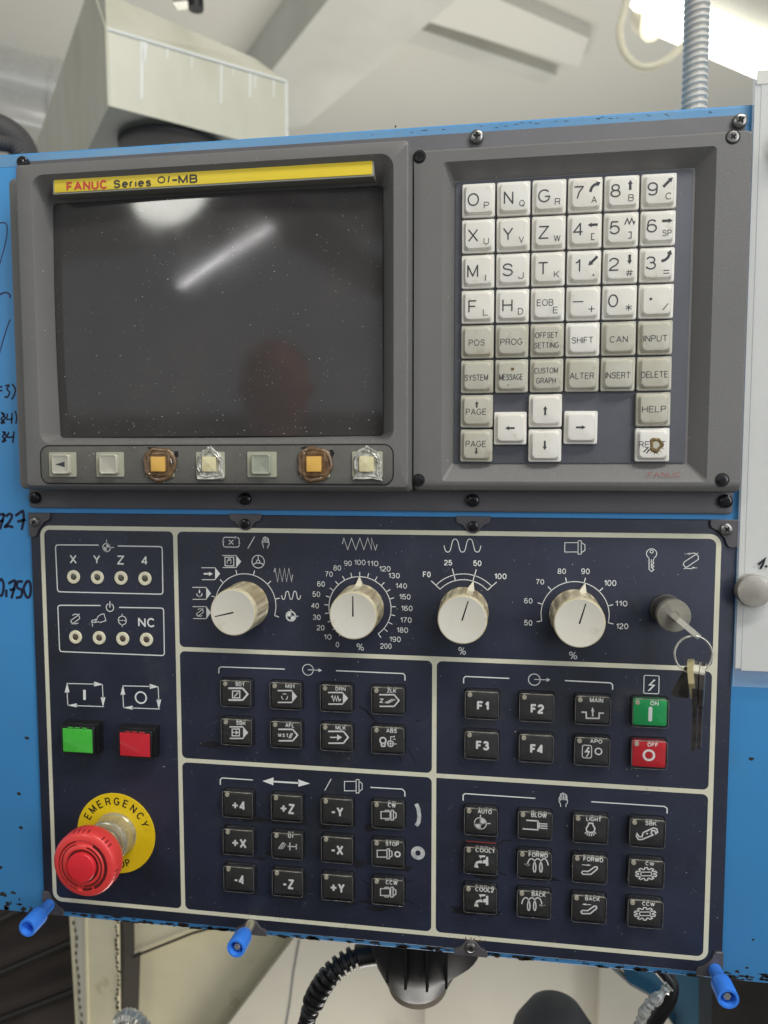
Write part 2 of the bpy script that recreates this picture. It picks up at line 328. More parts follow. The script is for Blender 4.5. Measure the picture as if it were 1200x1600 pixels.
# lettering: a plain grotesque drawn as strokes, fitted to a box
def _A(cx, cy, rx, ry, a0, a1, n=10): return [(cx+rx*math.cos(math.radians(a0+(a1-a0)*k/n)), cy+ry*math.sin(math.radians(a0+(a1-a0)*k/n))) for k in range(n+1)]
GL = {
 'A': (.74, [[(0, 0), (.37, 1), (.74, 0)], [(.13, .33), (.61, .33)]]),
 'B': (.62, [[(0, 0), (0, 1), (.36, 1)]+_A(.36, .765, .23, .235, 90, -90)+[(0, .53)], [(.36, .53)]+_A(.38, .265, .24, .265, 90, -90)+[(0, 0)]]),
 'C': (.70, [_A(.36, .5, .36, .5, 42, 318, 22)]),
 'D': (.66, [[(0, 0), (0, 1), (.28, 1)]+_A(.28, .5, .38, .5, 90, -90, 14)+[(0, 0)]]),
 'E': (.56, [[(.56, 1), (0, 1), (0, 0), (.56, 0)], [(0, .53), (.5, .53)]]),
 'F': (.54, [[(.54, 1), (0, 1), (0, 0)], [(0, .51), (.46, .51)]]),
 'G': (.74, [_A(.37, .5, .37, .5, 42, 325, 22)+[(.72, .45), (.42, .45)]]),
 'H': (.62, [[(0, 0), (0, 1)], [(.62, 0), (.62, 1)], [(0, .53), (.62, .53)]]),
 'I': (.0, [[(0, 0), (0, 1)]]),
 'J': (.42, [[(.42, 1), (.42, .24)]+_A(.21, .24, .21, .24, 0, -180)+[(0, .32)]]),
 'K': (.62, [[(0, 0), (0, 1)], [(.6, 1), (0, .36)], [(.2, .57), (.62, 0)]]),
 'L': (.5, [[(0, 1), (0, 0), (.5, 0)]]),
 'M': (.76, [[(0, 0), (0, 1), (.38, .08), (.76, 1), (.76, 0)]]),
 'N': (.64, [[(0, 0), (0, 1), (.64, 0), (.64, 1)]]),
 'O': (.78, [_A(.39, .5, .39, .5, 0, 360, 28)]),
 'P': (.6, [[(0, 0), (0, 1), (.34, 1)]+_A(.34, .74, .26, .26, 90, -90)+[(0, .48)]]),
 'Q': (.78, [_A(.39, .5, .39, .5, 0, 360, 28), [(.46, .22), (.76, -.04)]]),
 'R': (.62, [[(0, 0), (0, 1), (.34, 1)]+_A(.36, .75, .25, .25, 90, -90)+[(0, .5)], [(.34, .5), (.5, .44), (.56, .12), (.62, 0)]]),
 'S': (.62, [[(.58, .74)]+_A(.31, .755, .26, .245, 20, 200, 10)+[(.12, .6), (.5, .48)]+_A(.31, .265, .29, .265, 25, -165, 12)]),
 'T': (.64, [[(0, 1), (.64, 1)], [(.32, 1), (.32, 0)]]),
 'U': (.62, [[(0, 1), (0, .31)]+_A(.31, .31, .31, .31, 180, 360, 12)+[(.62, 1)]]),
 'V': (.68, [[(0, 1), (.34, 0), (.68, 1)]]),
 'W': (.96, [[(0, 1), (.24, 0), (.48, .95), (.72, 0), (.96, 1)]]),
 'X': (.66, [[(0, 1), (.66, 0)], [(.66, 1), (0, 0)]]),
 'Y': (.66, [[(0, 1), (.33, .46), (.66, 1)], [(.33, .46), (.33, 0)]]),
 'Z': (.6, [[(0, 1), (.6, 1), (0, 0), (.6, 0)]]),
 '0': (.54, [_A(.27, .5, .27, .5, 0, 360, 24)]),
 '1': (.26, [[(0, .74), (.14, .8), (.26, 1), (.26, 0)]]),
 '2': (.56, [_A(.28, .72, .27, .28, 175, -20, 12)+[(.42, .44), (.1, .2), (0, 0), (.56, 0)]]),
 '3': (.56, [_A(.27, .755, .24, .245, 165, -70, 12)+[(.22, .53)], [(.22, .53)]+_A(.28, .27, .28, .27, 80, -165, 14)]),
 '4': (.58, [[(.44, 0), (.44, 1), (0, .28), (.58, .28)]]),
 '5': (.56, [[(.5, 1), (.1, 1), (.04, .46)]+_A(.28, .33, .28, .33, 135, -160, 14)]),
 '6': (.56, [_A(.29, .72, .25, .28, 30, 150, 8)+[(.02, .5)], _A(.28, .31, .27, .31, 0, 360, 20)]),
 '7': (.54, [[(0, 1), (.54, 1), (.28, .5), (.18, 0)]]),
 '8': (.56, [_A(.28, .755, .23, .245, 0, 360, 18), _A(.28, .265, .28, .265, 0, 360, 20)]),
 '9': (.56, [_A(.28, .69, .27, .31, 0, 360, 20), [(.55, .66)]+_A(.27, .28, .26, .28, 10, -150, 10)]),
 '.': (.02, [[(0, 0), (0, .03)]]), '-': (.42, [[(0, .42), (.42, .42)]]), '+': (.74, [[(0, .5), (.74, .5)], [(.37, .12), (.37, .88)]]), ' ': (.12, []),
 '%': (.86, [_A(.17, .76, .17, .24, 0, 360, 16), _A(.69, .24, .17, .24, 0, 360, 16), [(.2, -.02), (.66, 1.02)]]),
 'e': (.5, [[(.02, .38), (.5, .38)]+_A(.25, .36, .25, .35, 4, 310, 16)]), 'r': (.28, [[(0, 0), (0, .7)], [(0, .45)]+_A(.2, .45, .2, .25, 180, 80, 6)]),
 'i': (.0, [[(0, 0), (0, .7)], [(0, .97), (0, 1.0)]]), 's': (.44, [[(.42, .55)]+_A(.22, .53, .19, .17, 10, 200, 8)+[(.1, .42), (.34, .33)]+_A(.22, .19, .21, .19, 30, -165, 8)]),
}
_k = [0]
def strk(pl, wd, y):
    """ribbon broken at sharp corners, each corner filled"""
    out = []; cur = [pl[0]]
    for i in range(1, len(pl)):
        cur.append(pl[i])
        if i < len(pl)-1:
            a = Vector(pl[i])-Vector(pl[i-1]); b = Vector(pl[i+1])-Vector(pl[i])
            if a.length > 1e-6 and b.length > 1e-6 and a.angle(b) > 0.7:
                out.append(cur); cur = [pl[i]]
    out.append(cur); g = []
    for n_, c in enumerate(out):
        _k[0] = (_k[0]+1) % 4; yy = y-0.003*_k[0]
        if len(c) > 1: g.append(ribbon(c, wd, yy))
        if n_: g.append(disc(c[0][0], c[0][1], wd/2, yy-0.002, 10))
    return g
def text(s, cx, cz, wd, ht, y, bold=0.0, rot=0.0, shear=0.0, wt=None):
    x = 0; raw = []; gap = 0.24 + max(0, bold)*2.0
    for ch_ in s:
        w_, ls = GL[ch_]; raw += [[(a+x, b) for a, b in l] for l in ls]; x += w_+gap
    xs = [p[0] for l in raw for p in l]; zs = [p[1] for l in raw for p in l]
    x0, x1, z0, z1 = min(xs), max(xs), min(zs), max(zs)
    sw = wt if wt else ht*(0.105+bold*2.4)
    kz = (ht-sw)/max(.2, z1-z0); kx = (wd-sw)/(x1-x0) if (wd and x1-x0 > 0.05) else kz
    c, sn = math.cos(math.radians(rot)), math.sin(math.radians(rot)); out = []
    for l in raw:
        pl = []
        for a, b in l:
            u = (a-(x0+x1)/2)*kx; v = (b-(z0+z1)/2)*kz; u += shear*v; pl.append((cx+u*c-v*sn, cz+u*sn+v*c))
        out += strk(pl, sw, y)
    return join(*out)
class Crop:                                      # reads positions off an enlarged piece of the photograph
    def __init__(s, ox, oy, k, Y=0.0): s.o = (ox, oy, k, Y)
    def __call__(s, x, y):
        ox, oy, k, Y = s.o; return P(ox+x/k, oy+y/k, Y)
    def pl(s, pts): return [s(*p) for p in pts]
    def tx(s, t, x0, y0, x1, y1, y, bold=0.0, **kw):
        a = s((x0+x1)/2, (y0+y1)/2); l = s(x0, (y0+y1)/2); r = s(x1, (y0+y1)/2); u = s((x0+x1)/2, y0); d = s((x0+x1)/2, y1)
        return text(t, a[0], a[1], r[0]-l[0], u[1]-d[1], y, bold, **kw)

# ================================================================== CONTROL CABINET
cab = empty('control_cabinet', (190, 100, -245), 'blue painted steel cabinet with chipped lower edge carrying the whole operator station', 'cabinet')
FY = 2.5
prof = [(FY+260, 0), (FY+5, 0), (FY+2.2, 0.35), (FY+0.6, 1.6), (FY, 4.0)]
V = []; F = []
X0, X1, ZB, ZT = -420, 900, -244.5, 218.6
ring = [(FY+260, ZT), (FY+4, ZT), (FY+1.2, ZT-0.15), (FY+0.35, ZT-0.6), (FY, ZT-1.4), (FY, ZB+1.2), (FY+0.5, ZB+0.3), (FY+1.4, ZB), (FY+9, ZB), (FY+9, ZB+2), (FY+3, ZB+2), (FY+3, ZT-6), (FY+258, ZT-6)]
for x in (X0, X1): V += [(x, a, b) for a, b in ring]
n = len(ring)
for i in range(n): F.append((i, (i+1) % n, n+(i+1) % n, n+i))
F += [tuple(range(n)), tuple(range(n, 2*n))]
mk('front_sheet', V, F, 'blue_paint', cab, smooth=40)
# chips of missing paint, each lying on the sheet
def chip(cx, cz, rx, rz, y, m='paint_chip', n=11, parent=None, name='paint_chip'):
    pl = []
    for k in range(n):
        a = 2*math.pi*k/n; q = random.uniform(0.55, 1.25); pl.append((cx+rx*q*math.cos(a), cz+rz*q*math.sin(a)))
    return poly(pl, y)
ch = []
for k in range(170):
    x = random.uniform(-2, 392); 
    if 20 < x < 75 and random.random() < 0.3: continue
    dz = abs(random.gauss(0, 1.3)); q_ = random.random()**2; ch.append(chip(x, ZB+0.7+dz, 0.3+4.5*q_, 0.25+1.0*q_*random.uniform(.5, 1), FY-0.08, n=random.randint(7, 15)))
for k in range(13):
    x = random.uniform(-36, -6); dz = abs(random.gauss(0, 4)); ch.append(chip(x, ZB+1+dz, random.uniform(0.6, 2.8), random.uniform(0.4, 1.6), FY-0.08))
for k in range(20):
    x = random.uniform(395, 420); dz = abs(random.gauss(0, 2.5)); ch.append(chip(x, ZB+0.8+dz, random.uniform(0.8, 3), random.uniform(0.5, 1.4), FY-0.08))
for (x, y, r) in ((21, 1395, 1.6), (4, 1397, 2.2), (36, 1421, 2.0), (48, 1418, 0.8), (30, 1240, 1.6), (42, 1153, 1.5), (1174, 1186, 1.3), (33, 1293, 1.4), (1, 1355, 1.4), (12, 1412, 1.6), (1177, 1468, 0.8), (1167, 1512, 0.9), (618, 198, .6)):
    q = P(x, y, FY); ch.append(chip(q[0], q[1], r*1.1, r*0.8, FY-0.08))
for k in range(26):
    x = random.uniform(190, 385); ch.append(chip(x, ZT-2.6+random.gauss(0, 0.5), random.uniform(0.4, 1.6), 0.16, FY-0.2))
V, F = join(*ch); c_ = flat('chipped_paint', V, F, 'paint_chip', cab); c_['kind'] = 'stuff'
mat('glare_blue', (112, 156, 190), 0.4, var=0.8, vscale=14, vcol=(84, 140, 188), speck=0.5, sscale=200, scol=(200, 208, 210), stain=0.4, stscale=30, stcol=(120, 122, 120))  # lens glare on the top edge, painted in as a paler blue
mk('glare_top_strip', *slab(-60, 392.0, 211.0, ZT-1.3, FY-0.01, FY-0.12, .3, .05, 2, 1), 'glare_blue', cab, label='paler strip along the top edge, lens glare put into the colour')
# mounting plate behind the display and keypad units (dark, screwed to the cabinet)
mp = slab(-7.6, 390.3, 11.8, 212.6, FY-0.2, 0.0, 2.0, 0.5); mk('mounting_plate', *mp, 'mount_grey', cab)
# handwriting on the blue sheet
def hand(name, strokes, wd, m, y, parent, Y=None):
    parts = []
    for st in strokes:
        p3 = [(a, b, 0) for a, b in st]
        sp = [(q.x, q.y) for q in spline(p3, 5)] if len(p3) > 2 else [(a, b) for a, b in st]
        parts.append(ribbon([P(a, b, FY if Y is None else Y) for a, b in sp], wd, y))
    return flat(name, *join(*parts), m, parent)
yk = FY-0.1
hand('handwriting', [[(-8, 805), (7, 803)], [(7, 803), (0, 827)], [(9, 807), (15, 803), (19, 806), (15, 815), (8, 823), (14, 822), (21, 824)], [(24, 806), (31, 801), (36, 799), (37, 812), (34, 828)], [(27, 815), (40, 812)],
    [(-3, 815), (6, 813)]], 1.7, 'ink_blue_black', yk, cab)
hand('handwriting', [[(-6, 915), (2, 905), (6, 915), (3, 930), (-4, 928)], [(10, 921), (10, 933)], [(13, 912), (24, 908), (18, 935)], [(15, 922), (24, 920)], [(36, 909), (28, 909), (27, 918), (34, 922), (33, 932), (25, 934)], [(41, 910), (37, 920), (42, 933), (47, 930), (48, 916), (45, 908), (40, 910)]], 1.7, 'ink_blue_black', yk, cab)
hand('handwriting', [[(-2, 605), (4, 604)], [(-2, 611), (4, 610)], [(8, 603), (14, 602), (11, 608), (15, 613), (12, 620), (7, 620)], [(19, 600), (24, 608), (22, 618), (18, 624)]], 1.05, 'ink_blue_black', yk, cab)
hand('handwriting', [[(6, 650), (2, 655), (7, 660), (2, 661), (8, 653), (3, 645), (8, 648)], [(12, 646), (11, 655), (20, 654)], [(19, 645), (18, 662)], [(24, 642), (26, 652), (25, 662)], [(-2, 655), (0, 654)]], 1.05, 'ink_blue_black', yk, cab)
hand('handwriting', [[(-3, 686), (0, 685)], [(8, 678), (4, 682), (9, 688), (4, 690), (10, 681), (5, 675), (9, 676)], [(14, 675), (12, 683), (22, 682)], [(22, 674), (20, 692)]], 1.05, 'ink_blue_black', yk, cab)
hand('handwriting', [[(-6, 349), (9, 349), (11, 364), (6, 390), (-4, 425)]], 0.6, 'ink_purple', yk, cab)
hand('handwriting', [[(-6, 463), (8, 457), (16, 461), (15, 465)]], 0.9, 'ink_purple', yk, cab)
hand('handwriting', [[(16, 499), (10, 515), (-2, 556)]], 0.7, 'ink_purple', yk, cab)

# ================================================================== screws
def screw_geo(R, H, m1='screw_black', recess=True):
    """pan head with a crossed slot; returns (head V,F),(slot V,F) at the origin, seat at y=0"""
    pr = [(R, 0), (R, H*0.45), (R*0.93, H*0.75), (R*0.75, H*0.93), (R*0.45, H*1.0)]
    hd = lathe(pr, (0, 0, 0), 22)
    a = R*0.56; b = R*0.13; y = -H-0.06
    sl = []
    for t in (0, 90):
        c, s = math.cos(math.radians(t)), math.sin(math.radians(t))
        pts = [(-a, 0), (-a*0.8, -b), (-b, -b*1.3), (b, -b*1.3), (a*0.8, -b), (a, 0), (a*0.8, b), (b, b*1.3), (-b, b*1.3), (-a*0.8, b)]
        sl.append(poly([(u*c-v*s, u*s+v*c) for u, v in pts], y-(0.02 if t else 0)))
    sl.append(disc(0, 0, R*0.24, y-0.04, 12))
    return hd, join(*sl)
_SC = {}
def screw(x, z, y, R, H, parent, ang=0, m='screw_black', washer=True):
    key = (R, H, m)
    if key not in _SC:
        hd, sl = screw_geo(R, H)
        a = mk('screw', hd[0], hd[1], m, parent, org=(0, 0, 0)); b = flat('slot', sl[0], sl[1], 'slot_dark', a, org=(0, 0, 0))
        _SC[key] = (a, b)
        ORG[a.name] = Vector((x, y, z)); a.location = (Vector((x, y, z))-ORG[parent.name])*S; a.rotation_euler = (0, math.radians(ang), 0)
        return a
    a0, b0 = _SC[key]
    a = a0.copy(); put(a, (x, y, z), parent); a.rotation_euler = (0, math.radians(ang), 0)
    b = b0.copy(); COL.objects.link(b); b.parent = a; b.location = (0, 0, 0); return a
for x, z, a in ((-3.3, 17.9, 20), (127, 18, 50), (256, 18, 10), (386.4, 18.6, 35), (256.6, 209.6, 5), (387.2, 209.0, 60), (-3.2, 211.4, 30)):
    screw(x, z, -0.02, 3.6, 2.8, cab, a, 'screw_steel' if z > 100 and x > 0 else 'screw_black')

# ================================================================== DISPLAY UNIT
du = empty('display_unit', (117, 0, 24), 'dark grey monitor housing with black glass screen, yellow nameplate and row of small keys', 'monitor')
n = 6
B = [rr(-4.4, 222.9, 23.6, 198.2, 3.5, n, -0.5), rr(-4.4, 222.9, 23.6, 198.2, 3.5, n, -12.2), rr(-4.0, 222.5, 24.0, 197.8, 3.3, n, -13.1), rr(-3.3, 222.3, 24.6, 197.2, 2.9, n, -13.4), rr(9, 222, 26, 196, 3, n, -13.4)]
mk('flange', *loft(B, False, True), 'bezel_grey', du)
Y1 = -27.0
R = [rr(7.6, 224.6, 23.2, 200.0, 2.5, n, -13.3), rr(7.9, 224.0, 23.4, 199.9, 2.5, n, -21.5), rr(8.6, 223.6, 24.6, 199.6, 2.4, n, -24.8), rr(9.8, 223.2, 26.2, 199.2, 2.2, n, -26.5), rr(11.4, 222.6, 28.2, 198.2, 2.0, n, Y1),
     rr(18.6, 215.9, 49.0, 193.4, 7.0, n, Y1), rr(18.9, 215.6, 49.3, 193.0, 6.6, n, Y1+0.35),
     rr(22.6, 208.9, 52.8, 182.4, 2.2, n, -14.6), rr(22.9, 208.6, 53.1, 182.1, 2.0, n, -12.0), rr(40, 190, 70, 165, 2, n, -11.5)]
mk('bezel', *loft(R, False, True), 'bezel_grey', du, smooth=28)
# curved screen glass
V = []; F = []; nx, nz = 36, 26; sx0, sx1, sz0, sz1 = 23.0, 208.5, 53.2, 182.0
RS = 1500.0
def scr_y(x, z):
    dx = x-(sx0+sx1)/2; dz = z-(sz0+sz1)/2; return -18.2 + (dx*dx+dz*dz)/(2*RS)
for j in range(nz+1):
    for i in range(nx+1):
        x = sx0+(sx1-sx0)*i/nx; z = sz0+(sz1-sz0)*j/nz; V.append((x, scr_y(x, z), z))
for j in range(nz):
    for i in range(nx):
        a = j*(nx+1)+i; F.append((a, a+1, a+nx+2, a+nx+1))
b0 = len(V)
V2 = [(x, -12.2, z) for x, z in ((sx0, sz0), (sx1, sz0), (sx1, sz1), (sx0, sz1))]
V += V2
edge = [j*(nx+1) for j in range(nz+1)]
F.append(tuple([i for i in range(nx+1)]+[b0+1, b0])); F.append(tuple([nz*(nx+1)+i for i in range(nx+1)][::-1]+[b0+3, b0+2]))
F.append(tuple(edge[::-1]+[b0, b0+3])); F.append(tuple([e+nx for e in edge]+[b0+2, b0+1]))
mk('screen_glass', V, F, 'screen_glass', du, smooth=40)
mat('dust_bit', (200, 198, 190), 0.8)
bits = []
for k in range(210):
    x = random.uniform(sx0+2, sx1-2); z = random.choice((random.uniform(sz0+1, sz1-1), sz0+1+abs(random.gauss(0, 9)))); r = 0.07+0.22*random.random()**3; a = random.uniform(0, 3.14)
    y_ = scr_y(x, z)-0.05; n_ = 6
    bits.append(([(x+r*math.cos(2*math.pi*i/n_+a)*random.uniform(.5, 1.6), y_, z+r*math.sin(2*math.pi*i/n_+a)*random.uniform(.5, 1.3)) for i in range(n_)], [tuple(range(n_))]))
o = flat('dust_bits', *join(*bits), 'dust_bit', du); o['kind'] = 'stuff'
# nameplate
mk('nameplate', *slab(29.4, 205.4, 183.6, 192.1, -17, -24.2, 0.7, 0.25), 'nameplate_edge', du)
npl = mk('nameplate_face', *slab(30.4, 204.6, 184.5, 191.3, -24.0, -24.5, 0.4, 0.1), 'yellow_plate', du, label='yellow printed strip')
NC = Crop(0, 240, 3, -24.6)
flat('lettering', *NC.tx('FANUC', 311, 128, 501, 171, -24.66, 0.045), 'red_ink', du, label='red word')
flat('lettering', *join(NC.tx('Series', 532, 119, 708, 158, -24.66, 0.035), NC.tx('0', 738, 106, 775, 139, -24.66, 0.025), NC.tx('i', 784, 90, 800, 138, -24.66, 0.0, shear=0.2, wt=0.75), ribbon(NC.pl([(808, 124), (831, 123)]), 0.9, -24.66), NC.tx('MB', 836, 99, 926, 139, -24.66, 0.035)), 'dark_ink', du, label='dark words')
# soft key strip: recessed panel with a dark joint
G = ribbon(rr2 := [(p[0], p[2]) for p in rr(18.6, 215.7, 27.3, 48.1, 5.0, 6)], 0.7, Y1-0.05, True)
flat('joint', *G, 'groove_dark', du)
mk('key_strip', *slab(19.0, 215.3, 27.7, 47.7, Y1+0.3, Y1-0.25, 4.6, 0.2), 'strip_grey', du)
soft = [(32.1, 'arrow'), (60.0, 'blank'), (88.8, 'amber'), (117.3, 'ivory'), (145.8, 'green'), (174.5, 'amber'), (202.2, 'ivory')]
base0 = cap0 = None
for sx, kind in soft:
    zc = 37.9; yb = Y1-0.2
    base = mk('soft_key', *slab(sx-8.0, sx+8.0, zc-6.9, zc+6.6, yb, yb-0.8, 0.8, 0.2), 'soft_base', du, label='small ' + {'arrow': 'grey key with a dark triangle', 'blank': 'blank grey key', 'amber': 'worn amber key in brown glue', 'ivory': 'worn ivory key in clear glue', 'green': 'blank grey green key'}[kind])
    if kind in ('arrow', 'blank', 'green'):
        m = 'soft_cap_green' if kind == 'green' else 'soft_cap'
        R = [rr(sx-5.2, sx+5.2, zc-5.4, zc+5.4, 1.2, 4, yb-0.7), rr(sx-5.1, sx+5.1, zc-5.3, zc+5.3, 1.2, 4, yb-2.6), rr(sx-4.7, sx+4.7, zc-4.9, zc+4.9, 1.1, 4, yb-3.1), rr(sx-4.1, sx+4.1, zc-4.3, zc+4.3, 1.0, 4, yb-2.9), rr(sx-3.6, sx+3.6, zc-3.8, zc+3.8, .8, 4, yb-2.75)]
        mk('cap', *loft(R, False, True), m, base)
        if kind == 'arrow': flat('legend', *poly([(sx-3.0, zc), (sx+2.6, zc+1.5), (sx+2.6, zc-1.5)], yb-2.85), 'key_ink', base)
    elif kind == 'amber':
        pr = [(9.7, 0.4), (9.7, 1.1), (9.2, 1.7), (8.3, 1.9), (7.4, 1.5), (6.9, 1.9), (6.6, 1.7)]; ph_ = random.uniform(0, 6)
        mk('glue_ring', *lathe(pr, (sx, yb, zc), 40, cap0=False, cap1=True, mod=lambda a, j: 1+0.035*math.sin(3*a+ph_)+0.025*math.sin(7*a+ph_*2)-0.05*max(0, math.cos(4*a))), 'brown_glue', base, smooth=60)
        flat('glue_smear', *chip(sx-5+random.uniform(-2, 1), zc+8.6, 3.0, 0.9, Y1-0.32), 'soot', base); flat('glue_smear', *chip(sx+9, zc+6.2+random.uniform(-1, 1), 1.6, 2.2, Y1-0.32), 'soot', base)
        R = [rr(sx-6.4, sx+6.4, zc-6.3, zc+6.3, 1.4, 4, yb-1.8), rr(sx-6.2, sx+6.2, zc-6.1, zc+6.1, 1.4, 4, yb-2.5), rr(sx-5.6, sx+5.6, zc-5.5, zc+5.5, 1.2, 4, yb-2.7), rr(sx-5.2, sx+5.2, zc-5.1, zc+5.1, 1.2, 4, yb-2.2)]
        mk('glue_frame', *loft(R, False, True), 'brown_glue', base)
        mk('cap', *slab(sx-3.9, sx+3.9, zc-3.9, zc+4.1, yb-2.0, yb-3.6, 0.5, 0.3), 'amber_cap', base)
    else:
        pts = [(7.2, -6.6), (7.9, -8.2), (-7.4, -8.2), (-6.6, -6.4), (-6.9, 0), (-6.6, 3.8), (-4.6, 6.5), (-1.2, 8.7), (0.4, 9.6), (2.2, 8.4), (5.4, 6.2), (7.2, 3.2), (7.6, -1)]
        def sc_(k, y, jit=0.0): return [(sx+p[0]*k+random.uniform(-jit, jit), y, zc+p[1]*k+random.uniform(-jit, jit)) for p in pts]
        pts = [((p[0]*(1-t)+pts[(i+1) % len(pts)][0]*t)*random.uniform(.93, 1.07), (p[1]*(1-t)+pts[(i+1) % len(pts)][1]*t)*random.uniform(.93, 1.07)) for i, p in enumerate(pts) for t in (0, .33, .66)]
        q = [sc_(1.0, yb-0.6), sc_(1.0, yb-1.5, .3), sc_(0.92, yb-2.3, .5), sc_(0.84, yb-1.8, .4), sc_(0.76, yb-2.4, .4), sc_(0.66, yb-1.4, .2)]
        mk('glue_ring', *loft(q, False, True), 'clear_glue', base, smooth=60)
        V, F = slab(sx-3.9, sx+3.7, zc-3.9, zc+4.0, yb-1.4, yb-3.0, 0.7, 0.4)
        mk('cap', [(v[0]+random.uniform(-.12, .12), v[1], v[2]+random.uniform(-.12, .12)) for v in V], F, 'ivory_cap', base)

# ================================================================== KEYPAD UNIT
ku = empty('keypad_unit', (306, 0, 24), 'grey framed keypad unit with rows of cream letter and number keys', 'keypad')
Y2 = -17.0
R = [rr(225.0, 389.4, 23.2, 199.2, 2.5, n, 0.0), rr(225.0, 389.2, 23.4, 199.0, 2.5, n, -11), rr(225.0, 388.9, 24.4, 198.4, 2.4, n, -15), rr(225.1, 388.4, 26.2, 197.6, 2.2, n, -16.4), rr(225.2, 387.8, 28.0, 196.8, 2.0, n, Y2),
     rr(239.9, 372.2, 28.9, 191.4, 2.2, n, Y2-0.02), rr(240.2, 371.9, 29.2, 191.1, 2.0, n, Y2+0.3),
     rr(244.9, 364.6, 37.6, 184.4, 1.2, n, -10.4), rr(245.1, 364.4, 37.8, 184.2, 1.2, n, -10.1)]
mk('bezel', *loft(R, False, True), 'bezel_grey', ku, smooth=28)
mk('keypad_sheet', *slab(246.0, 363.2, 38.2, 183.6, -10.0, -10.7, 1.4, 0.2), 'keypad_navy', ku)
for x, z, a in ((227.9, 194.7, 20), (227.8, 29.5, 40)): 
    flat('screw_well', *disc(x, z, 3.4, Y2-0.06, 28), 'groove_dark', ku); screw(x, z, Y2-0.1, 2.7, 0.6, ku, a)
for x, z, a in ((379.3, 195.0, 50), (379.4, 30.0, 10)):
    flat('screw_well', *ringf(x, z, 2.9, 3.5, Y2-0.06, 28), 'groove_dark', ku); screw(x, z, Y2-0.1, 2.8, 0.7, ku, a, m='screw_steel' if z > 100 else 'screw_black')
QC = Crop(680, 490, 2.4, -12.0)
flat('emblem', *QC.tx('FANUC', 790, 594, 912, 612, -16.2, 0.02), 'emblem_ink', ku)
lb = []
for k in range(260):
    if k % 2: x, z, y_ = random.uniform(24, 208), 49.6+random.uniform(0, 2.6), None
    else: x, z, y_ = random.uniform(241, 371), 29.6+random.uniform(0, 7.8), None
    t_ = (z-49.3)/3.5 if k % 2 else (z-29.2)/8.4
    y_ = (-26.65+12.05*t_) if k % 2 else (-16.7+6.3*t_)
    r = random.uniform(.08, .26); lb.append(([(x-r, y_-.12, z), (x, y_-.12-.06*r, z-r*.6), (x+r*.8, y_-.12, z+.1), (x, y_-.12, z+r*.7)], [(0, 1, 2, 3)]))
o = flat('dust_bits', *join(*lb), 'dust_bit', ku); o['kind'] = 'stuff'
# key shape: square cap with a raised cushion
def key_geo(cx, cz, y0=-10.6):
    h = 8.35; hz = 8.45
    R = [rr(cx-h, cx+h, cz-hz, cz+hz, 0.9, 4, y0), rr(cx-h, cx+h, cz-hz, cz+hz, 0.9, 4, y0-2.2), rr(cx-h+.25, cx+h-.25, cz-hz+.25, cz+hz-.25, 0.9, 4, y0-2.55),
         rr(cx-h+1.0, cx+h-1.0, cz-hz+1.0, cz+hz-1.0, 1.6, 4, y0-2.7), rr(cx-h+1.5, cx+h-1.5, cz-hz+1.4, cz+hz-1.4, 2.0, 4, y0-3.9), rr(cx-h+2.0, cx+h-2.0, cz-hz+2.0, cz+hz-2.0, 2.2, 4, y0-4.6),
         rr(cx-h+2.8, cx+h-2.8, cz-hz+2.8, cz+hz-2.8, 2.0, 4, y0-4.75)]
    return loft(R, False, True)
proto = {}
def mdi_key(cx, cz, m):
    if m not in proto:
        proto[m] = mk('key', *key_geo(cx, cz), m, ku, org=(cx, -10.6, cz)); return proto[m]
    k = copy_obj(proto[m], (cx, -10.6, cz), ku); k.rotation_euler = (math.radians(random.uniform(-.5, .5)), math.radians(random.uniform(-.5, .5)), math.radians(random.uniform(-.5, .5))); return k
KY = -15.45
def arrow_pl(cx, cz, ln, wd, hd, hl, ang):        # block arrow outline
    pts = [(-ln/2, -wd/2), (ln/2-hl, -wd/2), (ln/2-hl, -hd/2), (ln/2, 0), (ln/2-hl, hd/2), (ln/2-hl, wd/2), (-ln/2, wd/2)]
    c, s = math.cos(math.radians(ang)), math.sin(math.radians(ang))
    return [(cx+u*c-v*s, cz+u*s+v*c) for u, v in pts]
def curved_arrow(cx, cz, a0, a1, r, wd):
    a = arc(cx, cz, r, a0, a1, 8); s = ribbon(a, wd, KY)
    e = a[-1]; p = a[-3]; d = Vector((e[0]-p[0], e[1]-p[1])).normalized(); nn = Vector((-d.y, d.x))
    t = Vector(e); tri = [tuple(t+nn*wd*1.05), tuple(t+d*wd*1.5), tuple(t-nn*wd*1.05)]
    return join(s, poly(tri, KY))
def big(s, cx, cz, dx=-2.3, dz=-0.2, h=6.6, wf=None): return text(s, cx+dx, cz+dz, wf, h, KY, 0.0)
def small(s, cx, cz, dx=4.1, dz=-3.5, h=3.3, wf=None): return text(s, cx+dx, cz+dz, wf, h, KY, 0.0)
rows = [[('O', 'P'), ('N', 'Q'), ('G', 'R'), ('7', 'A'), ('8', 'B'), ('9', 'C')],
        [('X', 'U'), ('Y', 'V'), ('Z', 'W'), ('4', '['), ('5', ']'), ('6', 'SP')],
        [('M', 'I'), ('S', 'J'), ('T', 'K'), ('1', ','), ('2', '#'), ('3', '=')],
        [('F', 'L'), ('H', 'D'), ('EOB', 'E'), ('-', '+'), ('0', '*'), ('.', '/')],
        ['POS', 'PROG', 'OFFSET\nSETTING', 'SHIFT', 'CAN', 'INPUT'],
        ['SYSTEM', 'MESSAGE', 'CUSTOM\nGRAPH', 'ALTER', 'INSERT', 'DELETE']]
def strokes(cx, cz, pls, wd): return [ribbon([(cx+a, cz+b) for a, b in pl], wd, KY) for pl in pls]
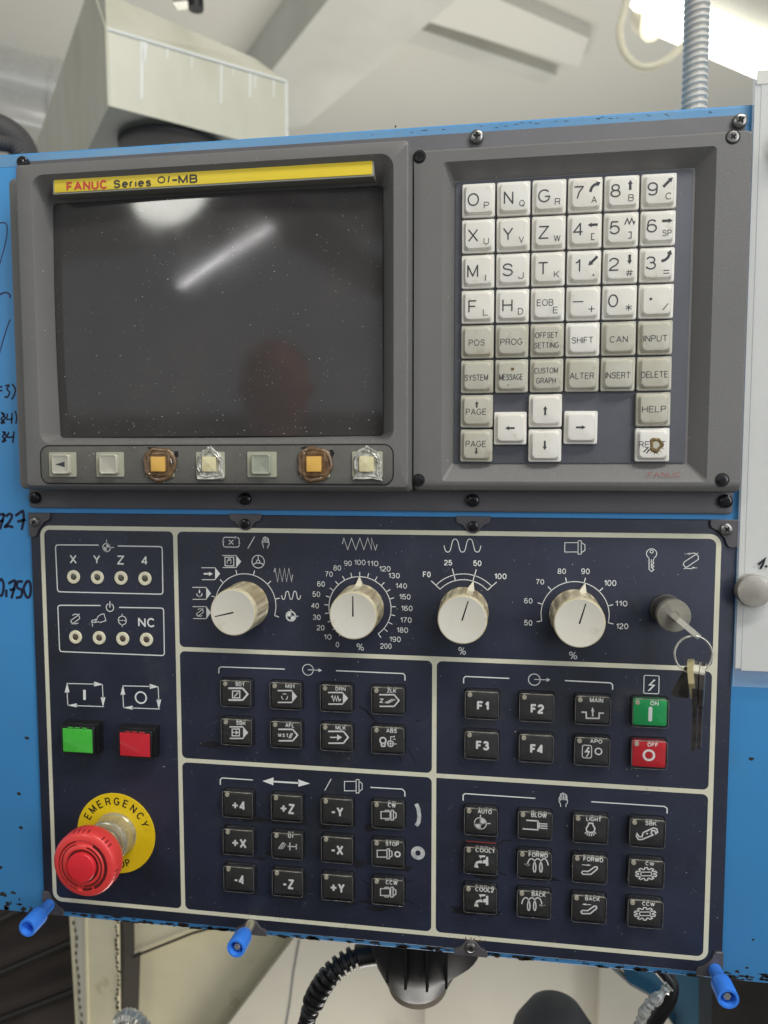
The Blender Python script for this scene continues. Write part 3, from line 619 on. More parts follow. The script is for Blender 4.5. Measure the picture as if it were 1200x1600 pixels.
for j, row in enumerate(rows):
    for i, leg in enumerate(row):
        cx, cz = 258.0+17.72*i, 172.8-17.88*j
        white = j < 4 or leg == 'SHIFT'
        k = mdi_key(cx, cz, 'key_white' if white else 'key_grey'); g = []
        if j < 4:
            b, s = leg
            if b == 'EOB': g.append(text('EOB', cx-1.4, cz+0.7, 8.2, 3.3, KY))
            elif b == '-': g += strokes(cx, cz, [[(-5.4, 0.6), (-0.2, 0.6)]], 0.5)
            elif b == '.': g.append(disc(cx-3.0, cz+0.8, 0.65, KY))
            elif i >= 3: g.append(text(b, cx-3.4, cz+0.5, 4.9 if b != '1' else 2.6, 6.4, KY))
            else: g.append(text(b, cx-2.6, cz-0.2, {'M': 5.6, 'O': 5.8, 'G': 6.0, 'N': 4.8}.get(b, 5.2 if b != 'F' else 4.4), 6.4, KY))
            if s == '[': g += strokes(cx, cz, [[(4.6, -1.9), (3.2, -1.9), (3.2, -4.9), (4.6, -4.9)]], 0.4)
            elif s == ']': g += strokes(cx, cz, [[(3.2, -1.9), (4.6, -1.9), (4.6, -4.9), (3.2, -4.9)]], 0.4)
            elif s == ',': g.append(disc(cx+4.4, cz-4.4, 0.45, KY))
            elif s == '#': g += strokes(cx, cz, [[(3.3, -5.4), (3.8, -2.4)], [(4.5, -5.4), (5.0, -2.4)], [(2.6, -3.4), (5.8, -3.4)], [(2.4, -4.5), (5.6, -4.5)]], 0.36)
            elif s == '=': g += strokes(cx, cz, [[(2.7, -3.3), (5.6, -3.3)], [(2.7, -4.7), (5.6, -4.7)]], 0.38)
            elif s == '+': g += strokes(cx, cz, [[(2.4, -3.2), (5.4, -3.2)], [(3.9, -4.7), (3.9, -1.7)]], 0.4)
            elif s == '*': g += strokes(cx, cz, [[(4.2, -4.6), (4.2, -1.4)], [(2.8, -3.8), (5.6, -2.2)], [(2.8, -2.2), (5.6, -3.8)]], 0.36)
            elif s == '/': g += strokes(cx, cz, [[(2.8, -4.8), (5.4, -1.6)]], 0.42)
            elif s == 'SP': g.append(text('SP', cx+3.9, cz-3.2, 4.4, 3.1, KY))
            elif s == 'E': g.append(text('E', cx+3.8, cz-3.2, 2.5, 3.3, KY))
            elif s == 'I': g += strokes(cx, cz, [[(3.9, -5.2), (3.9, -2.2)]], 0.42)
            else: g.append(text(s, cx+4.1, cz-3.3, 2.7 if s not in 'W' else 3.3, 3.3, KY))
            if b == '7': g.append(curved_arrow(cx+5.9, cz+0.7, 182, 100, 3.6, 1.3))
            if b == '8': g.append(poly(arrow_pl(cx+3.6, cz+2.9, 4.8, 1.2, 2.3, 1.9, 90), KY))
            if b == '9': g.append(poly(arrow_pl(cx+3.8, cz+3.4, 6.2, 1.3, 2.5, 2.1, 45), KY))
            if b == '4': g.append(poly(arrow_pl(cx+3.7, cz+2.4, 4.8, 1.2, 2.3, 1.9, 180), KY))
            if b == '6': g.append(poly(arrow_pl(cx+3.9, cz+2.7, 5.0, 1.2, 2.3, 1.9, 0), KY))
            if b == '5': g += strokes(cx, cz, [[(1.4, 1.8), (2.5, 4.6), (3.6, 2.0), (4.7, 4.6), (5.8, 2.0), (6.3, 3.3)]], 0.6)
            if b == '1': g.append(poly(arrow_pl(cx+4.0, cz+2.6, 6.2, 1.3, 2.5, 2.1, 225), KY))
            if b == '2': g.append(poly(arrow_pl(cx+4.1, cz+2.6, 4.8, 1.2, 2.3, 1.9, 270), KY))
            if b == '3': g.append(curved_arrow(cx+1.4, cz+5.2, 272, 352, 3.9, 1.3))
        else:
            wds = {'POS': 8.2, 'PROG': 11.2, 'SHIFT': 10.6, 'CAN': 8.8, 'INPUT': 11.4, 'SYSTEM': 12.0, 'MESSAGE': 12.0, 'ALTER': 12.0, 'INSERT': 12.2, 'DELETE': 13.0, 'OFFSET\nSETTING': 12.4, 'CUSTOM\nGRAPH': 12.0}
            if '\n' in leg:
                u, d = leg.split('\n'); g.append(text(u, cx-0.4, cz+2.3, 11.4 if u == 'OFFSET' else 11.8, 2.9, KY)); g.append(text(d, cx-0.4, cz-2.8, 12.3 if d == 'SETTING' else 9.8, 2.9, KY))
            else: g.append(text(leg, cx-0.3, cz-0.7, wds[leg], 3.2, KY))
        flat('legend', *join(*g), 'key_ink', k, org=(cx, KY, cz))
for t, cx, cz, m in (('PAGEu', 257.9, 65.5, 'key_grey'), ('PAGEd', 257.9, 47.6, 'key_grey'), ('HELP', 346.5, 65.5, 'key_grey'), ('RESET', 346.5, 47.6, 'key_white'), ('l', 275.3, 56.5, 'key_white'), ('u', 293.1, 65.4, 'key_white'), ('d', 293.1, 47.5, 'key_white'), ('r', 311.0, 56.6, 'key_white')):
    k = mdi_key(cx, cz, m); g = []
    if t.startswith('PAGE'):
        up = t[-1] == 'u'; g.append(text('PAGE', cx-0.2, cz+(-0.4 if up else 0.9), 10.6, 3.2, KY)); g.append(poly(arrow_pl(cx+0.1, cz+(3.4 if up else -2.9), 3.4, 0.8, 1.9, 1.5, 90 if up else -90), KY))
    elif t == 'HELP': g.append(text('HELP', cx, cz, 11.6, 3.2, KY))
    elif t == 'RESET': g += [text('RE', cx-4.4, cz+0.2, 5.2, 3.2, KY), text('T', cx+4.8, cz+0.2, 2.6, 3.2, KY)] + strokes(cx, cz, [[(-4.6, -3.6), (-2.4, -1.4)], [(-3.2, -4.2), (-1.6, -2.2)]], 0.6)
    else: g.append(poly(arrow_pl(cx-0.2, cz, 4.8, 0.95, 2.1, 1.9, {'l': 180, 'u': 90, 'd': -90, 'r': 0}[t]), KY))
    flat('legend', *join(*g), 'key_ink', k, org=(cx, KY, cz))
    if t == 'RESET':
        k['label'] = 'worn key with a hole burnt through its middle'
        mat('burn', (134, 112, 66), 0.5, var=0.9, vscale=500, vcol=(60, 44, 26), bump=0.6, bscale=400)
        def blob(r, y_, jit, n_=26):
            return [(cx+1.4+r*(1+jit*math.sin(3*a+1)+jit*.8*math.sin(5*a+2)+random.uniform(-jit, jit)*.5)*math.cos(a), y_, cz-0.1+1.15*r*(1+jit*math.sin(3*a+1)+jit*.8*math.sin(5*a+2)+random.uniform(-jit, jit)*.5)*math.sin(a)) for a in [2*math.pi*i/n_ for i in range(n_)]]
        mk('worn_hole', *loft([blob(3.3, KY-0.02, .10), blob(2.9, KY-0.35, .12), blob(2.2, KY-0.3, .12), blob(1.7, KY-0.03, .1)], False, True), ['burn'], k, smooth=70)
        flat('worn_hole', *poly([(a, c_) for a, b, c_ in blob(1.6, 0, .08)], KY-0.1), 'key_grey', k)
        flat('wear_marks', *join(*strokes(cx, cz, [[(1.4+3.0*math.cos(math.radians(a)), -0.1+3.2*math.sin(math.radians(a))), (1.4+random.uniform(4.2, 5.2)*math.cos(math.radians(a+4)), -0.1+5*math.sin(math.radians(a+4)))] for a in (-150, -128, -104, -80, -55, -30)], 0.16)), 'burn', k)
# thumb marks on MESSAGE key
q = [chip(258+17.72+0.3, 83.4+3.4, 1.1, 0.8, KY-0.02), chip(258+17.72-1.8, 83.4-4.8, 0.5, 0.3, KY-0.02)]
flat('wear_marks', *join(*q), 'burn', ku)

# ================================================================== OPERATOR PANEL
op = empty('operator_panel', (192, 0, -240), 'dark navy operator panel divided by cream lines, with black square push keys and white symbols', 'control panel')
mk('panel_plate', *slab(-7.5, 392.6, -239.6, 8.7, FY-0.02, 0.0, 1.5, 0.5), 'navy_sheet', op)
LX = [0.1, 84.1, 235.4, 383.9]; LZ = [0.0, -70.7, -137.9, -231.7]; LW = 2.55; yl = -0.14
def cells():
    h = LW/2; g = []
    # thick frame made as the outer rounded plate minus five windows: strips plus corner fillets
    def strip(x0, x1, z0, z1): return poly([(x0, z0), (x1, z0), (x1, z1), (x0, z1)], yl)
    ro = 6.0
    outer = [(p[0], p[2]) for p in rr(LX[0]-h, LX[3]+h, LZ[3]-h, LZ[0]+h, ro, 8)]
    inner = [(p[0], p[2]) for p in rr(LX[0]+h, LX[3]-h, LZ[3]+h, LZ[0]-h, ro-LW, 8)]
    V = [(a, yl, b) for a, b in outer] + [(a, yl, b) for a, b in inner]; n_ = len(outer)
    g.append((V, [(i, (i+1) % n_, n_+(i+1) % n_, n_+i) for i in range(n_)]))
    g.append(strip(LX[1]-h, LX[1]+h, LZ[3]+h, LZ[0]-h))
    for a, b in ((LX[1]+h, LX[2]-h), (LX[2]+h, LX[3]-h)): g.append(strip(a, b, LZ[2]-h, LZ[2]+h))
    g.append(strip(LX[1]+h, LX[3]-h, LZ[1]-h, LZ[1]+h))
    g.append(strip(LX[2]-h, LX[2]+h, LZ[3]+h, LZ[1]-h))
    def fil(x, z, sx, sz, r=3.0):            # concave corner filler
        pts = [(x, z), (x+sx*r, z)] + [(x+sx*(r-r*math.sin(math.radians(t))), z+sz*(r-r*math.cos(math.radians(t)))) for t in range(15, 90, 15)] + [(x, z+sz*r)]
        return poly(pts, yl)
    F_ = []
    for x, z, dirs in ((LX[1], LZ[0], ((-1, -1), (1, -1))), (LX[1], LZ[3], ((-1, 1), (1, 1))), (LX[1], LZ[1], ((1, 1), (1, -1))), (LX[1], LZ[2], ((1, 1), (1, -1))),
                       (LX[2], LZ[1], ((-1, -1), (1, -1))), (LX[2], LZ[2], ((-1, -1), (-1, 1))), (LX[2], LZ[3], ((-1, 1), (1, 1))),
                       (LX[3], LZ[1], ((-1, 1), (-1, -1))), (LX[3], LZ[2], ((-1, 1), (-1, -1)))):
        for sx, sz in dirs: F_.append(fil(x+sx*h, z+sz*h, sx, sz))
    return join(*(g+F_))
flat('printed_frame', *cells(), 'cream_line', op)
# indicator lamps
for zi, zz in enumerate((-29.35, -65.8)):
    for x in (19.6, 34.8, 49.8, 64.8):
        o = mk('indicator_lamp', *lathe([(4.05, 0), (4.05, 0.5), (3.8, 0.8), (2.2, 0.8), (1.9, 0.3)], (x, 0, zz), 28, cap0=False, cap1=False), 'led_ring', op)
        mk('lens', *lathe([(1.95, 0.2), (1.7, 0.55), (1.0, 0.8)], (x, 0, zz), 16, cap0=False), 'led_brown' if zi else 'led_dark', o)
I = Crop(70, 840, 6); pw = 0.55; yp = -0.16
def pr(name, geos, m='white_print', parent=None, label=None): return flat(name, *join(*geos), m, parent or op, label=label)
pr('printed_legend', [I.tx('X', 235, 160, 300, 245, yp, 0.02), I.tx('Y', 455, 162, 522, 247, yp, 0.02), I.tx('Z', 678, 168, 746, 252, yp, 0.02), I.tx('4', 906, 174, 966, 257, yp, 0.02)])
pr('printed_legend', [I.tx('NC', 876, 752, 1030, 838, yp, 0.025)])
def box_gap(c, L_, R_, T_, Bt, g0, g1):  # rounded frame open at the top centre; L_=(xtop,xbot)...
    r = 22
    left = [(g0, T_[0]+2), (L_[0]+r, T_[0]), (L_[0]+6, T_[0]+6), (L_[0], T_[0]+r), (L_[1], Bt[0]-r), (L_[1]+7, Bt[0]-6), (L_[1]+r, Bt[0]), (R_[1]-r, Bt[1]), (R_[1]-6, Bt[1]-6), (R_[1], Bt[1]-r), (R_[0], T_[1]+r), (R_[0]-6, T_[1]+6), (R_[0]-r, T_[1]), (g1, T_[1]-6)]
    return ribbon(c.pl(left), 0.62, yp)
pr('printed_legend', [box_gap(I, (102, 120), (1102, 1108), (68, 84), (508, 530), 506, 686)])
pr('printed_legend', [box_gap(I, (124, 140), (1115, 1122), (634, 660), (1068, 1105), 524, 698)])
def sector(c, x, y, r, a0, a1, n=10):
    cx, cz = c(x, y); rr_ = abs(c(x+r, y)[0]-cx)
    return poly([(cx, cz)]+arc(cx, cz, rr_, a0, a1, n), yp)
def circ(c, x, y, r, wd=pw, n=28, yy=None):
    cx, cz = c(x, y); q = abs(c(x+r, y)[0]-cx); return ribbon(arc(cx, cz, q, 0, 360, n)[:-1], wd, yp if yy is None else yy, True)
def ln(c, pts, wd=pw, yy=None): return ribbon(c.pl(pts), wd, yp if yy is None else yy)
def fl(c, pts, yy=None): return poly(c.pl(pts), yp if yy is None else yy)
pr('printed_symbol', [circ(I, 580, 93, 36, 0.5), sector(I, 580, 93, 38, 0, 90), sector(I, 580, 93, 38, 180, 270), ln(I, [(580, 18), (580, 130)], 0.4), ln(I, [(545, 92), (650, 92)], 0.4)])
pr('printed_symbol', [ribbon(arc(*I(612, 655), 2.35, 115, 425, 28), 0.5, yp), ln(I, [(612, 598), (612, 655)], 0.6)])
def sling(c, x, y, k, wd, yy=None):               # rotated loop with two arrows (cycle symbol)
    f = lambda pts: [(x+a*k, y+b*k) for a, b in pts]
    return [ln(c, f([(-37, 35), (-40, 12), (30, -38)]), wd, yy), ln(c, f([(-30, 48), (42, -6), (40, -22), (24, -44), (2, -48), (-26, -36)]), wd, yy), ln(c, f([(30, -38), (42, -50)]), wd, yy), ln(c, f([(-37, 20), (-26, 40), (0, 44), (30, 36)]), wd, yy)]
pr('printed_symbol', sling(I, 286, 764, 1.0, 0.45))
pr('printed_symbol', [ln(I, [(442, 778), (440, 792), (470, 792), (492, 762), (500, 738), (528, 720), (556, 714), (574, 778), (518, 796), (500, 786), (490, 792), (462, 796)], 0.42), ln(I, [(442, 776), (470, 770), (492, 760)], 0.42)]+[(lambda q: disc(q[0], q[1], 0.35, yp, 8))(I(448, y)) for y in (798, 813, 828)])
pr('printed_symbol', [circ(I, 728, 776, 38, 0.45), ln(I, [(726, 714), (726, 740)], 0.42), ln(I, [(728, 812), (728, 838)], 0.42), ln(I, [(690, 776), (712, 776)], 0.5), ln(I, [(720, 776), (736, 776)], 0.5), ln(I, [(744, 776), (766, 776)], 0.5)])

# -------- upper dial field
G_ = Crop(290, 830, 6.3158); K_ = Crop(280, 790, 3.0); H_ = Crop(640, 830, 3.75); U_ = Crop(640, 790, 2.1429)
def half_box(c, x0, x1, xt, y0, y1, filled, wd=0.42, yy=None):   # pentagon flag symbol
    ym = (y0+y1)/2
    g = [ln(c, [(x0, y0), (x1, y0)], wd, yy), ln(c, [(x0+3, y1), (x1, y1)], wd, yy)]
    if filled: g.append(fl(c, [(x1, y0-3), (xt, ym), (x1, y1+3)], yy))
    else: g.append(ln(c, [(x1-1, y0), (xt, ym), (x1-1, y1)], wd, yy))
    return g
pr('printed_symbol', half_box(G_, 158, 292, 342, 360, 478, True)+[fl(G_, [(180, 412), (232, 412), (232, 400), (270, 420), (232, 442), (232, 428), (180, 428)])])
pr('printed_symbol', half_box(G_, 68, 204, 252, 554, 672, True)+[fl(G_, [(138, 568), (147, 600), (138, 615), (129, 600)]), ln(G_, [(110, 614), (118, 636), (138, 646), (158, 636), (164, 612)], 0.55), fl(G_, [(130, 640), (148, 640), (138, 658)])])
pr('printed_symbol', half_box(G_, 72, 206, 252, 744, 862, True)+sling(G_, 142, 803, 0.82, 0.36))
pr('printed_symbol', half_box(G_, 364, 500, 550, 240, 358, True)+[ribbon([(p[0], p[2]) for p in rr(*[G_(390, 300)[0], G_(476, 300)[0], G_(430, 342)[1], G_(430, 256)[1]], 0.1, 1)], 0.5, yp, True),
    ln(G_, [(415, 320), (408, 296), (416, 288), (418, 300)], 0.3), ln(G_, [(418, 298), (420, 272), (426, 272), (427, 294)], 0.3), ln(G_, [(427, 272), (433, 268), (435, 292)], 0.3), ln(G_, [(435, 272), (442, 272), (443, 294)], 0.3), ln(G_, [(443, 278), (450, 280), (450, 304), (444, 322)], 0.3)])
g = [circ(G_, 717, 300, 61, 0.42, 36), circ(G_, 717, 300, 16, 0.42, 18)]
for a in (90, 210, 330):
    dx, dy = math.cos(math.radians(a)), -math.sin(math.radians(a)); g.append(ln(G_, [(717+18*dx, 300+18*dy), (717+60*dx, 300+60*dy)], 0.45))
pr('printed_symbol', g)
# loop with cross
lo = [(p[0], p[2]) for p in rr(G_(372, 108)[0], G_(530, 108)[0], G_(450, 156)[1], G_(450, 60)[1], 1.4, 4)]
g = [ribbon(lo, 0.42, yp, True), ln(G_, [(428, 86), (472, 130)], 0.45), ln(G_, [(472, 86), (428, 130)], 0.45)]
for pts in ([(486, 48), (510, 60), (486, 74)], [(520, 116), (542, 116), (531, 136)], [(416, 144), (396, 156), (416, 168)], [(360, 104), (384, 104), (372, 84)]): g.append(fl(G_, pts))
pr('printed_symbol', g)
pr('printed_symbol', [ln(G_, [(614, 172), (682, 52)], 0.42)])
def palm(c, x, y, k, wd, yy=None):
    f = lambda pts: [(x+a*k, y+b*k) for a, b in pts]
    return [ln(c, f([(-20, 55), (-24, 30), (-34, 10), (-34, -18), (-26, -22), (-22, 5)]), wd, yy), ln(c, f([(-26, -22), (-22, -48), (-12, -52), (-10, 0)]), wd, yy), ln(c, f([(-12, -52), (-4, -58), (2, -50), (2, 0)]), wd, yy),
            ln(c, f([(2, -50), (12, -52), (16, -44), (14, 2)]), wd, yy), ln(c, f([(16, -44), (26, -42), (30, -32), (30, -6), (36, 8), (34, 24), (22, 36), (22, 56)]), wd, yy), ln(c, f([(26, -36), (25, 4)]), wd, yy)]
pr('printed_symbol', palm(G_, 790, 112, 1.0, 0.36))
pr('printed_symbol', [ln(G_, [(872, 402), (884, 366), (908, 498), (930, 366), (954, 498), (976, 366), (998, 498), (1020, 366), (1046, 498), (1057, 430)], 0.4)])
def sine(c, x0, x1, y, amp, cyc, wd, ph=0.0, n=48):
    pts = [(x0+(x1-x0)*k/n, y+amp*math.tanh(1.6*math.sin(2*math.pi*(cyc*k/n)+ph))/math.tanh(1.6)) for k in range(n+1)]
    return ribbon(c.pl(pts), wd, yp)
pr('printed_symbol', [sine(G_, 948, 1136, 632, 40, 2.5, 0.42, 0.0)])
pr('printed_symbol', [circ(G_, 1040, 838, 48, 0.4, 30), circ(G_, 1040, 838, 40, 0.3, 30), sector(G_, 1040, 838, 36, 90, 180), sector(G_, 1040, 838, 36, 270, 360), ln(G_, [(1040, 768), (1040, 888)], 0.4), ln(G_, [(996, 838), (1114, 838)], 0.4)])
KN = [(126.0, -43.4), (193.1, -43.2), (251.4, -43.6), (311.3, -43.4)]
def ticks(cx, cz, r0, r1, angs, wd=0.42): return [ribbon([(cx+r0*math.cos(math.radians(a)), cz+r0*math.sin(math.radians(a))), (cx+r1*math.cos(math.radians(a)), cz+r1*math.sin(math.radians(a)))], wd, yp) for a in angs]
def rad(c, k, x, y): q = c(x, y); return math.hypot(q[0]-KN[k][0], q[1]-KN[k][1]), math.degrees(math.atan2(q[1]-KN[k][1], q[0]-KN[k][0]))
r1_, a_ = rad(G_, 0, 880, 800); rt, at = rad(G_, 0, 590, 420)
pr('dial_scale', [ribbon(arc(*KN[0], rt, -18, 198, 60), 0.42, yp)]+ticks(*KN[0], rt, rt+2.8, [-18, 12.5, 43, 74, 105, 136, 167, 198], 0.5))
rt2 = rad(K_, 1, 845, 333)[0]
pr('dial_scale', [ribbon(arc(*KN[1], rt2, -54, 234, 90), 0.42, yp)]+ticks(*KN[1], rt2, rt2+2.7, [234-14.4*k for k in range(21)], 0.45))
for s, x, y in (('0', 742, 651), ('10', 696, 615), ('20', 663, 572), ('30', 645, 523), ('40', 637, 469), ('50', 643, 415), ('60', 665, 367), ('70', 702, 321), ('80', 741, 292), ('90', 791, 270), ('100', 847, 266), ('110', 907, 271), ('120', 964, 296), ('130', 1007, 328), ('140', 1041, 376), ('150', 1058, 427), ('160', 1067, 481), ('170', 1063, 536), ('180', 1046, 583), ('190', 1012, 626), ('200', 969, 658)):
    w_ = {1: 16, 2: 36, 3: 53}[len(s)]; pr('scale_number', [K_.tx(s, x-w_/2, y-12.5, x+w_/2, y+12.5, yp, 0.004)])
pr('scale_number', [K_.tx('%', 832, 645, 866, 680, yp, -0.003)]); pr('scale_number', [H_.tx('%', 286, 678, 330, 724, yp, -0.003)]); pr('scale_number', [H_.tx('%', 934, 705, 982, 750, yp, -0.003)])
pr('printed_symbol', [ln(K_, [(765, 180), (772, 152), (790, 206), (808, 152), (828, 206), (847, 152), (866, 206), (884, 152), (902, 206), (920, 208), (928, 182)][:9]+[(901, 152), (920, 208), (928, 182)], 0.4)])
# feed 25/50 scale
ra = rad(H_, 2, 312, 250)[0]; rb = rad(H_, 2, 305, 284)[0]
def ang(k, x, y): return rad(H_, k, x, y)[1]
A0, A1, A2, A3 = 137, 105, 74, 43.5
pr('dial_scale', [ribbon(arc(*KN[2], ra, A0, A3, 40), 0.42, yp), ribbon(arc(*KN[2], rb, A0, A3, 40), 0.42, yp)]+ticks(*KN[2], rb, ra+3.6, [A0, A1, A2, A3], 0.5))
for s, x0, y0, x1, y1 in (('F0', 78, 236, 124, 270), ('25', 202, 168, 249, 200), ('50', 373, 171, 421, 204), ('100', 496, 247, 568, 281)): pr('scale_number', [H_.tx(s, x0, y0, x1, y1, yp, 0.02)])
pr('printed_symbol', [sine(H_, 202, 418, 84, 38, 2.5, 0.42, 0.0)])
rc = rad(H_, 3, 965, 295)[0]
pr('dial_scale', [ribbon(arc(*KN[3], rc, -13, 193, 60), 0.42, yp)]+ticks(*KN[3], rc, rc+2.8, [193-29.4*k for k in range(8)], 0.5))
for s, x0, y0, x1, y1 in (('80', 867, 218, 916, 250), ('90', 1005, 218, 1055, 251), ('70', 740, 281, 788, 312), ('60', 671, 392, 720, 423), ('50', 671, 520, 719, 553)): pr('scale_number', [H_.tx(s, x0, y0, x1, y1, yp, 0.01)])
for s, x0, y0, x1, y1 in (('100', 651, 249, 692, 269), ('110', 688, 318, 729, 337), ('120', 691, 394, 732, 413)): pr('scale_number', [U_.tx(s, x0, y0, x1, y1, yp, 0.01)])
def spindle(c, x0, y0, x1, y1, wd, yy=None):      # tool holder outline, drawn in a box
    w_, h_ = x1-x0, y1-y0; f = lambda pts: [(x0+a*w_, y0+b*h_) for a, b in pts]
    return [ln(c, f([(0.66, 0.14), (0, 0.14), (0, 0.84), (0.66, 0.84)]), wd, yy), ln(c, f([(0.66, 0), (0.82, 0), (0.82, 1), (0.66, 1), (0.66, 0)]), wd, yy), ln(c, f([(0.82, 0.12), (1, 0.3), (1, 0.72), (0.82, 0.9)]), wd, yy)]
pr('printed_symbol', spindle(H_, 909, 56, 1027, 134, 0.36))
Q_ = Crop(1000, 850, 4.0)
g = [ribbon(arc(*Q_(72, 60), abs(Q_(104, 60)[0]-Q_(72, 60)[0]), -60, 240, 24), 0.42, yp), circ(Q_, 72, 47, 10, 0.4, 14), ln(Q_, [(56, 90), (56, 158), (72, 172), (86, 160), (74, 150), (86, 140), (74, 130), (86, 120), (80, 110), (86, 92)], 0.42), ln(Q_, [(70, 96), (70, 150)], 0.4)]
pr('printed_symbol', g)
pr('printed_symbol', [ln(Q_, [(278, 62), (300, 62), (340, 56), (364, 76), (364, 96), (274, 156)], 0.4), ln(Q_, [(362, 56), (276, 112), (270, 128), (290, 152), (330, 154), (358, 148)], 0.4), fl(Q_, [(278, 62), (312, 54), (312, 68)]), fl(Q_, [(358, 148), (326, 142), (326, 158)])])

# -------- group brackets and headings
L5 = Crop(280, 1010, 2.857); L6 = Crop(280, 1180, 2.857); L7 = Crop(670, 1020, 2.609); L8 = Crop(670, 1200, 2.609)
def brk(c, pts): return ln(c, pts, 0.6)
pr('printed_legend', [brk(L5, [(177, 120), (178, 98), (186, 91), (472, 101)])]); pr('printed_legend', [brk(L5, [(700, 108), (1000, 121), (1008, 130), (1008, 152)])])
pr('printed_symbol', [circ(L5, 575, 104, 24, 0.42, 28), ln(L5, [(575, 104), (625, 106)], 0.42), fl(L5, [(622, 98), (638, 107), (622, 114)])])
pr('printed_legend', [brk(L6, [(184, 132), (184, 108), (192, 101), (330, 110)])]); pr('printed_legend', [brk(L6, [(854, 143), (996, 151), (1007, 162), (1008, 184)])])
pr('printed_symbol', [ln(L6, [(420, 117), (535, 124)], 1.0), fl(L6, [(372, 115), (422, 99), (420, 133)]), fl(L6, [(584, 126), (532, 108), (532, 140)])])
pr('printed_symbol', [ln(L6, [(650, 157), (679, 105)], 0.42)]); pr('printed_symbol', spindle(L6, 738, 108, 817, 168, 0.42))
pr('printed_legend', [brk(L7, [(142, 124), (142, 104), (150, 96), (328, 104)])]); pr('printed_legend', [brk(L7, [(555, 113), (740, 122), (749, 130), (749, 150)])])
pr('printed_symbol', [circ(L7, 430, 109, 24, 0.42, 28), ln(L7, [(430, 108), (484, 110)], 0.42), fl(L7, [(480, 102), (495, 110), (480, 118)])])
D_ = Crop(880, 1040, 6.667)
bolt = [(950, 145), (884, 206), (936, 212), (880, 262), (900, 260), (956, 204), (906, 198), (958, 160)]
pr('printed_symbol', [ribbon([(p[0], p[2]) for p in rr(D_(840, 195)[0], D_(997, 195)[0], D_(918, 290)[1], D_(918, 103)[1], 0.7, 3)], 0.42, yp, True), fl(D_, [(878, 262), (932, 208), (884, 206), (946, 142), (962, 150), (912, 194), (960, 200), (900, 262)])])
pr('printed_legend', [brk(L8, [(140, 132), (140, 110), (148, 104), (434, 123)])]); pr('printed_legend', [brk(L8, [(662, 137), (960, 156), (971, 164), (971, 185)])])
pr('printed_symbol', palm(L8, 548, 130, 0.5, 0.36))
E4 = Crop(40, 1030, 3.8107)
def cyc(c, ox, oy):
    f = lambda pts: [(ox+a, oy+b) for a, b in pts]
    return [ln(c, f([(10, 0), (175, 4)]), 0.5), fl(c, f([(168, -12), (222, 6), (168, 18)])), ln(c, f([(218, 8), (222, 90)]), 0.5), fl(c, f([(208, 82), (236, 82), (222, 142)])), ln(c, f([(228, 138), (60, 132)]), 0.5), fl(c, f([(66, 118), (10, 130), (66, 142)])), ln(c, f([(12, 128), (8, 50)]), 0.5), fl(c, f([(-6, 54), (8, -6), (22, 52)]))]
pr('printed_symbol', cyc(E4, 240, 144)+[ln(E4, [(351, 182), (352, 242)], 1.7)]); pr('printed_symbol', cyc(E4, 572, 158)+[circ(E4, 687, 228, 32, 0.9, 28)])
CXL_ = [120.8, 150.4, 180.0, 209.6]; RB_ = [-161.1, -183.8, -206.5]
# hand-made marks
pr('marker_dab', [ribbon(L6.pl([(1058, 216), (1068, 240), (1072, 272), (1068, 300), (1058, 314)]), 2.2, yp)], 'marker_white', label='white marker stroke beside the upper tool key')
pr('marker_dab', [ringf(*L6(1066, 436), 1.6, 4.0, yp, 18)], 'marker_white', label='white marker ring beside the middle tool key')
sk = []
for c, pts, wd in ((Crop(490, 1050, 7.5), [(535, 400), (620, 455), (700, 545), (750, 600)], 1.1), (E_ := Crop(720, 1250, 7.0588), [(0, 440), (60, 470), (110, 500)], 0.9), (E_, [(400, 490), (470, 450), (560, 440)], 0.8), (E_, [(415, 790), (500, 830)], 0.8), (E_, [(-30, 820), (10, 800)], 0.7),
                   (L6, [(815, 555), (850, 575)], 0.6), (L6, [(1010, 570), (1042, 558)], 0.6), (L6, [(1010, 640), (1044, 664)], 0.7), (L5, [(975, 478), (995, 515)], 0.6), (L5, [(1020, 450), (1055, 520)], 0.35), (L5, [(1058, 332), (1080, 330)], 0.6)):
    sk.append(ribbon(c.pl(pts), wd, -0.12))
pr('marker_dab', sk, 'soot', label='black pen strokes around the keys')
sp = []
for k in range(420):
    x = random.uniform(-5, 390); z = random.uniform(-237, 6); r = random.choice((0.1, 0.14, 0.18, 0.3)) * random.uniform(0.7, 1.2); sp.append(chip(x, z, r, r*random.uniform(.4, 1), -0.1, n=5))
o = pr('dust_specks', sp, 'dust_white'); o['kind'] = 'stuff'
mat('rust', (132, 92, 44), 0.7, var=0.8, vscale=400, vcol=(86, 60, 34))
rs = []
for (cx_, cz_, n_, sp_, r_) in ((256.8, -232.6, 26, 4.2, .45), (126.6, -230.5, 14, 3.0, .4), (142.5, -231.5, 12, 2.6, .35), (96, -137.9, 9, 4, .3), (355, -137.6, 5, 3, .3)):
    for k in range(n_): rs.append(chip(cx_+random.gauss(0, sp_), cz_+random.gauss(0, 1.0), r_*random.uniform(.4, 1.2), r_*random.uniform(.3, .8), -0.17, n=7))
o = pr('rust_spots', rs, 'rust'); o['kind'] = 'stuff'
gr = []
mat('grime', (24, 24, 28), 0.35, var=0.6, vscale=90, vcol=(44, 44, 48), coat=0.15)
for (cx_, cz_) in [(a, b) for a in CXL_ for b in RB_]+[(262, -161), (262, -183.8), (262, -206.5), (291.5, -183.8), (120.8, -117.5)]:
    for k in range(3): gr.append(chip(cx_+random.gauss(0, 7), cz_-9.5+random.gauss(0, 1.2), random.uniform(3, 9), random.uniform(.8, 2.4), -0.105-0.004*k, n=18))
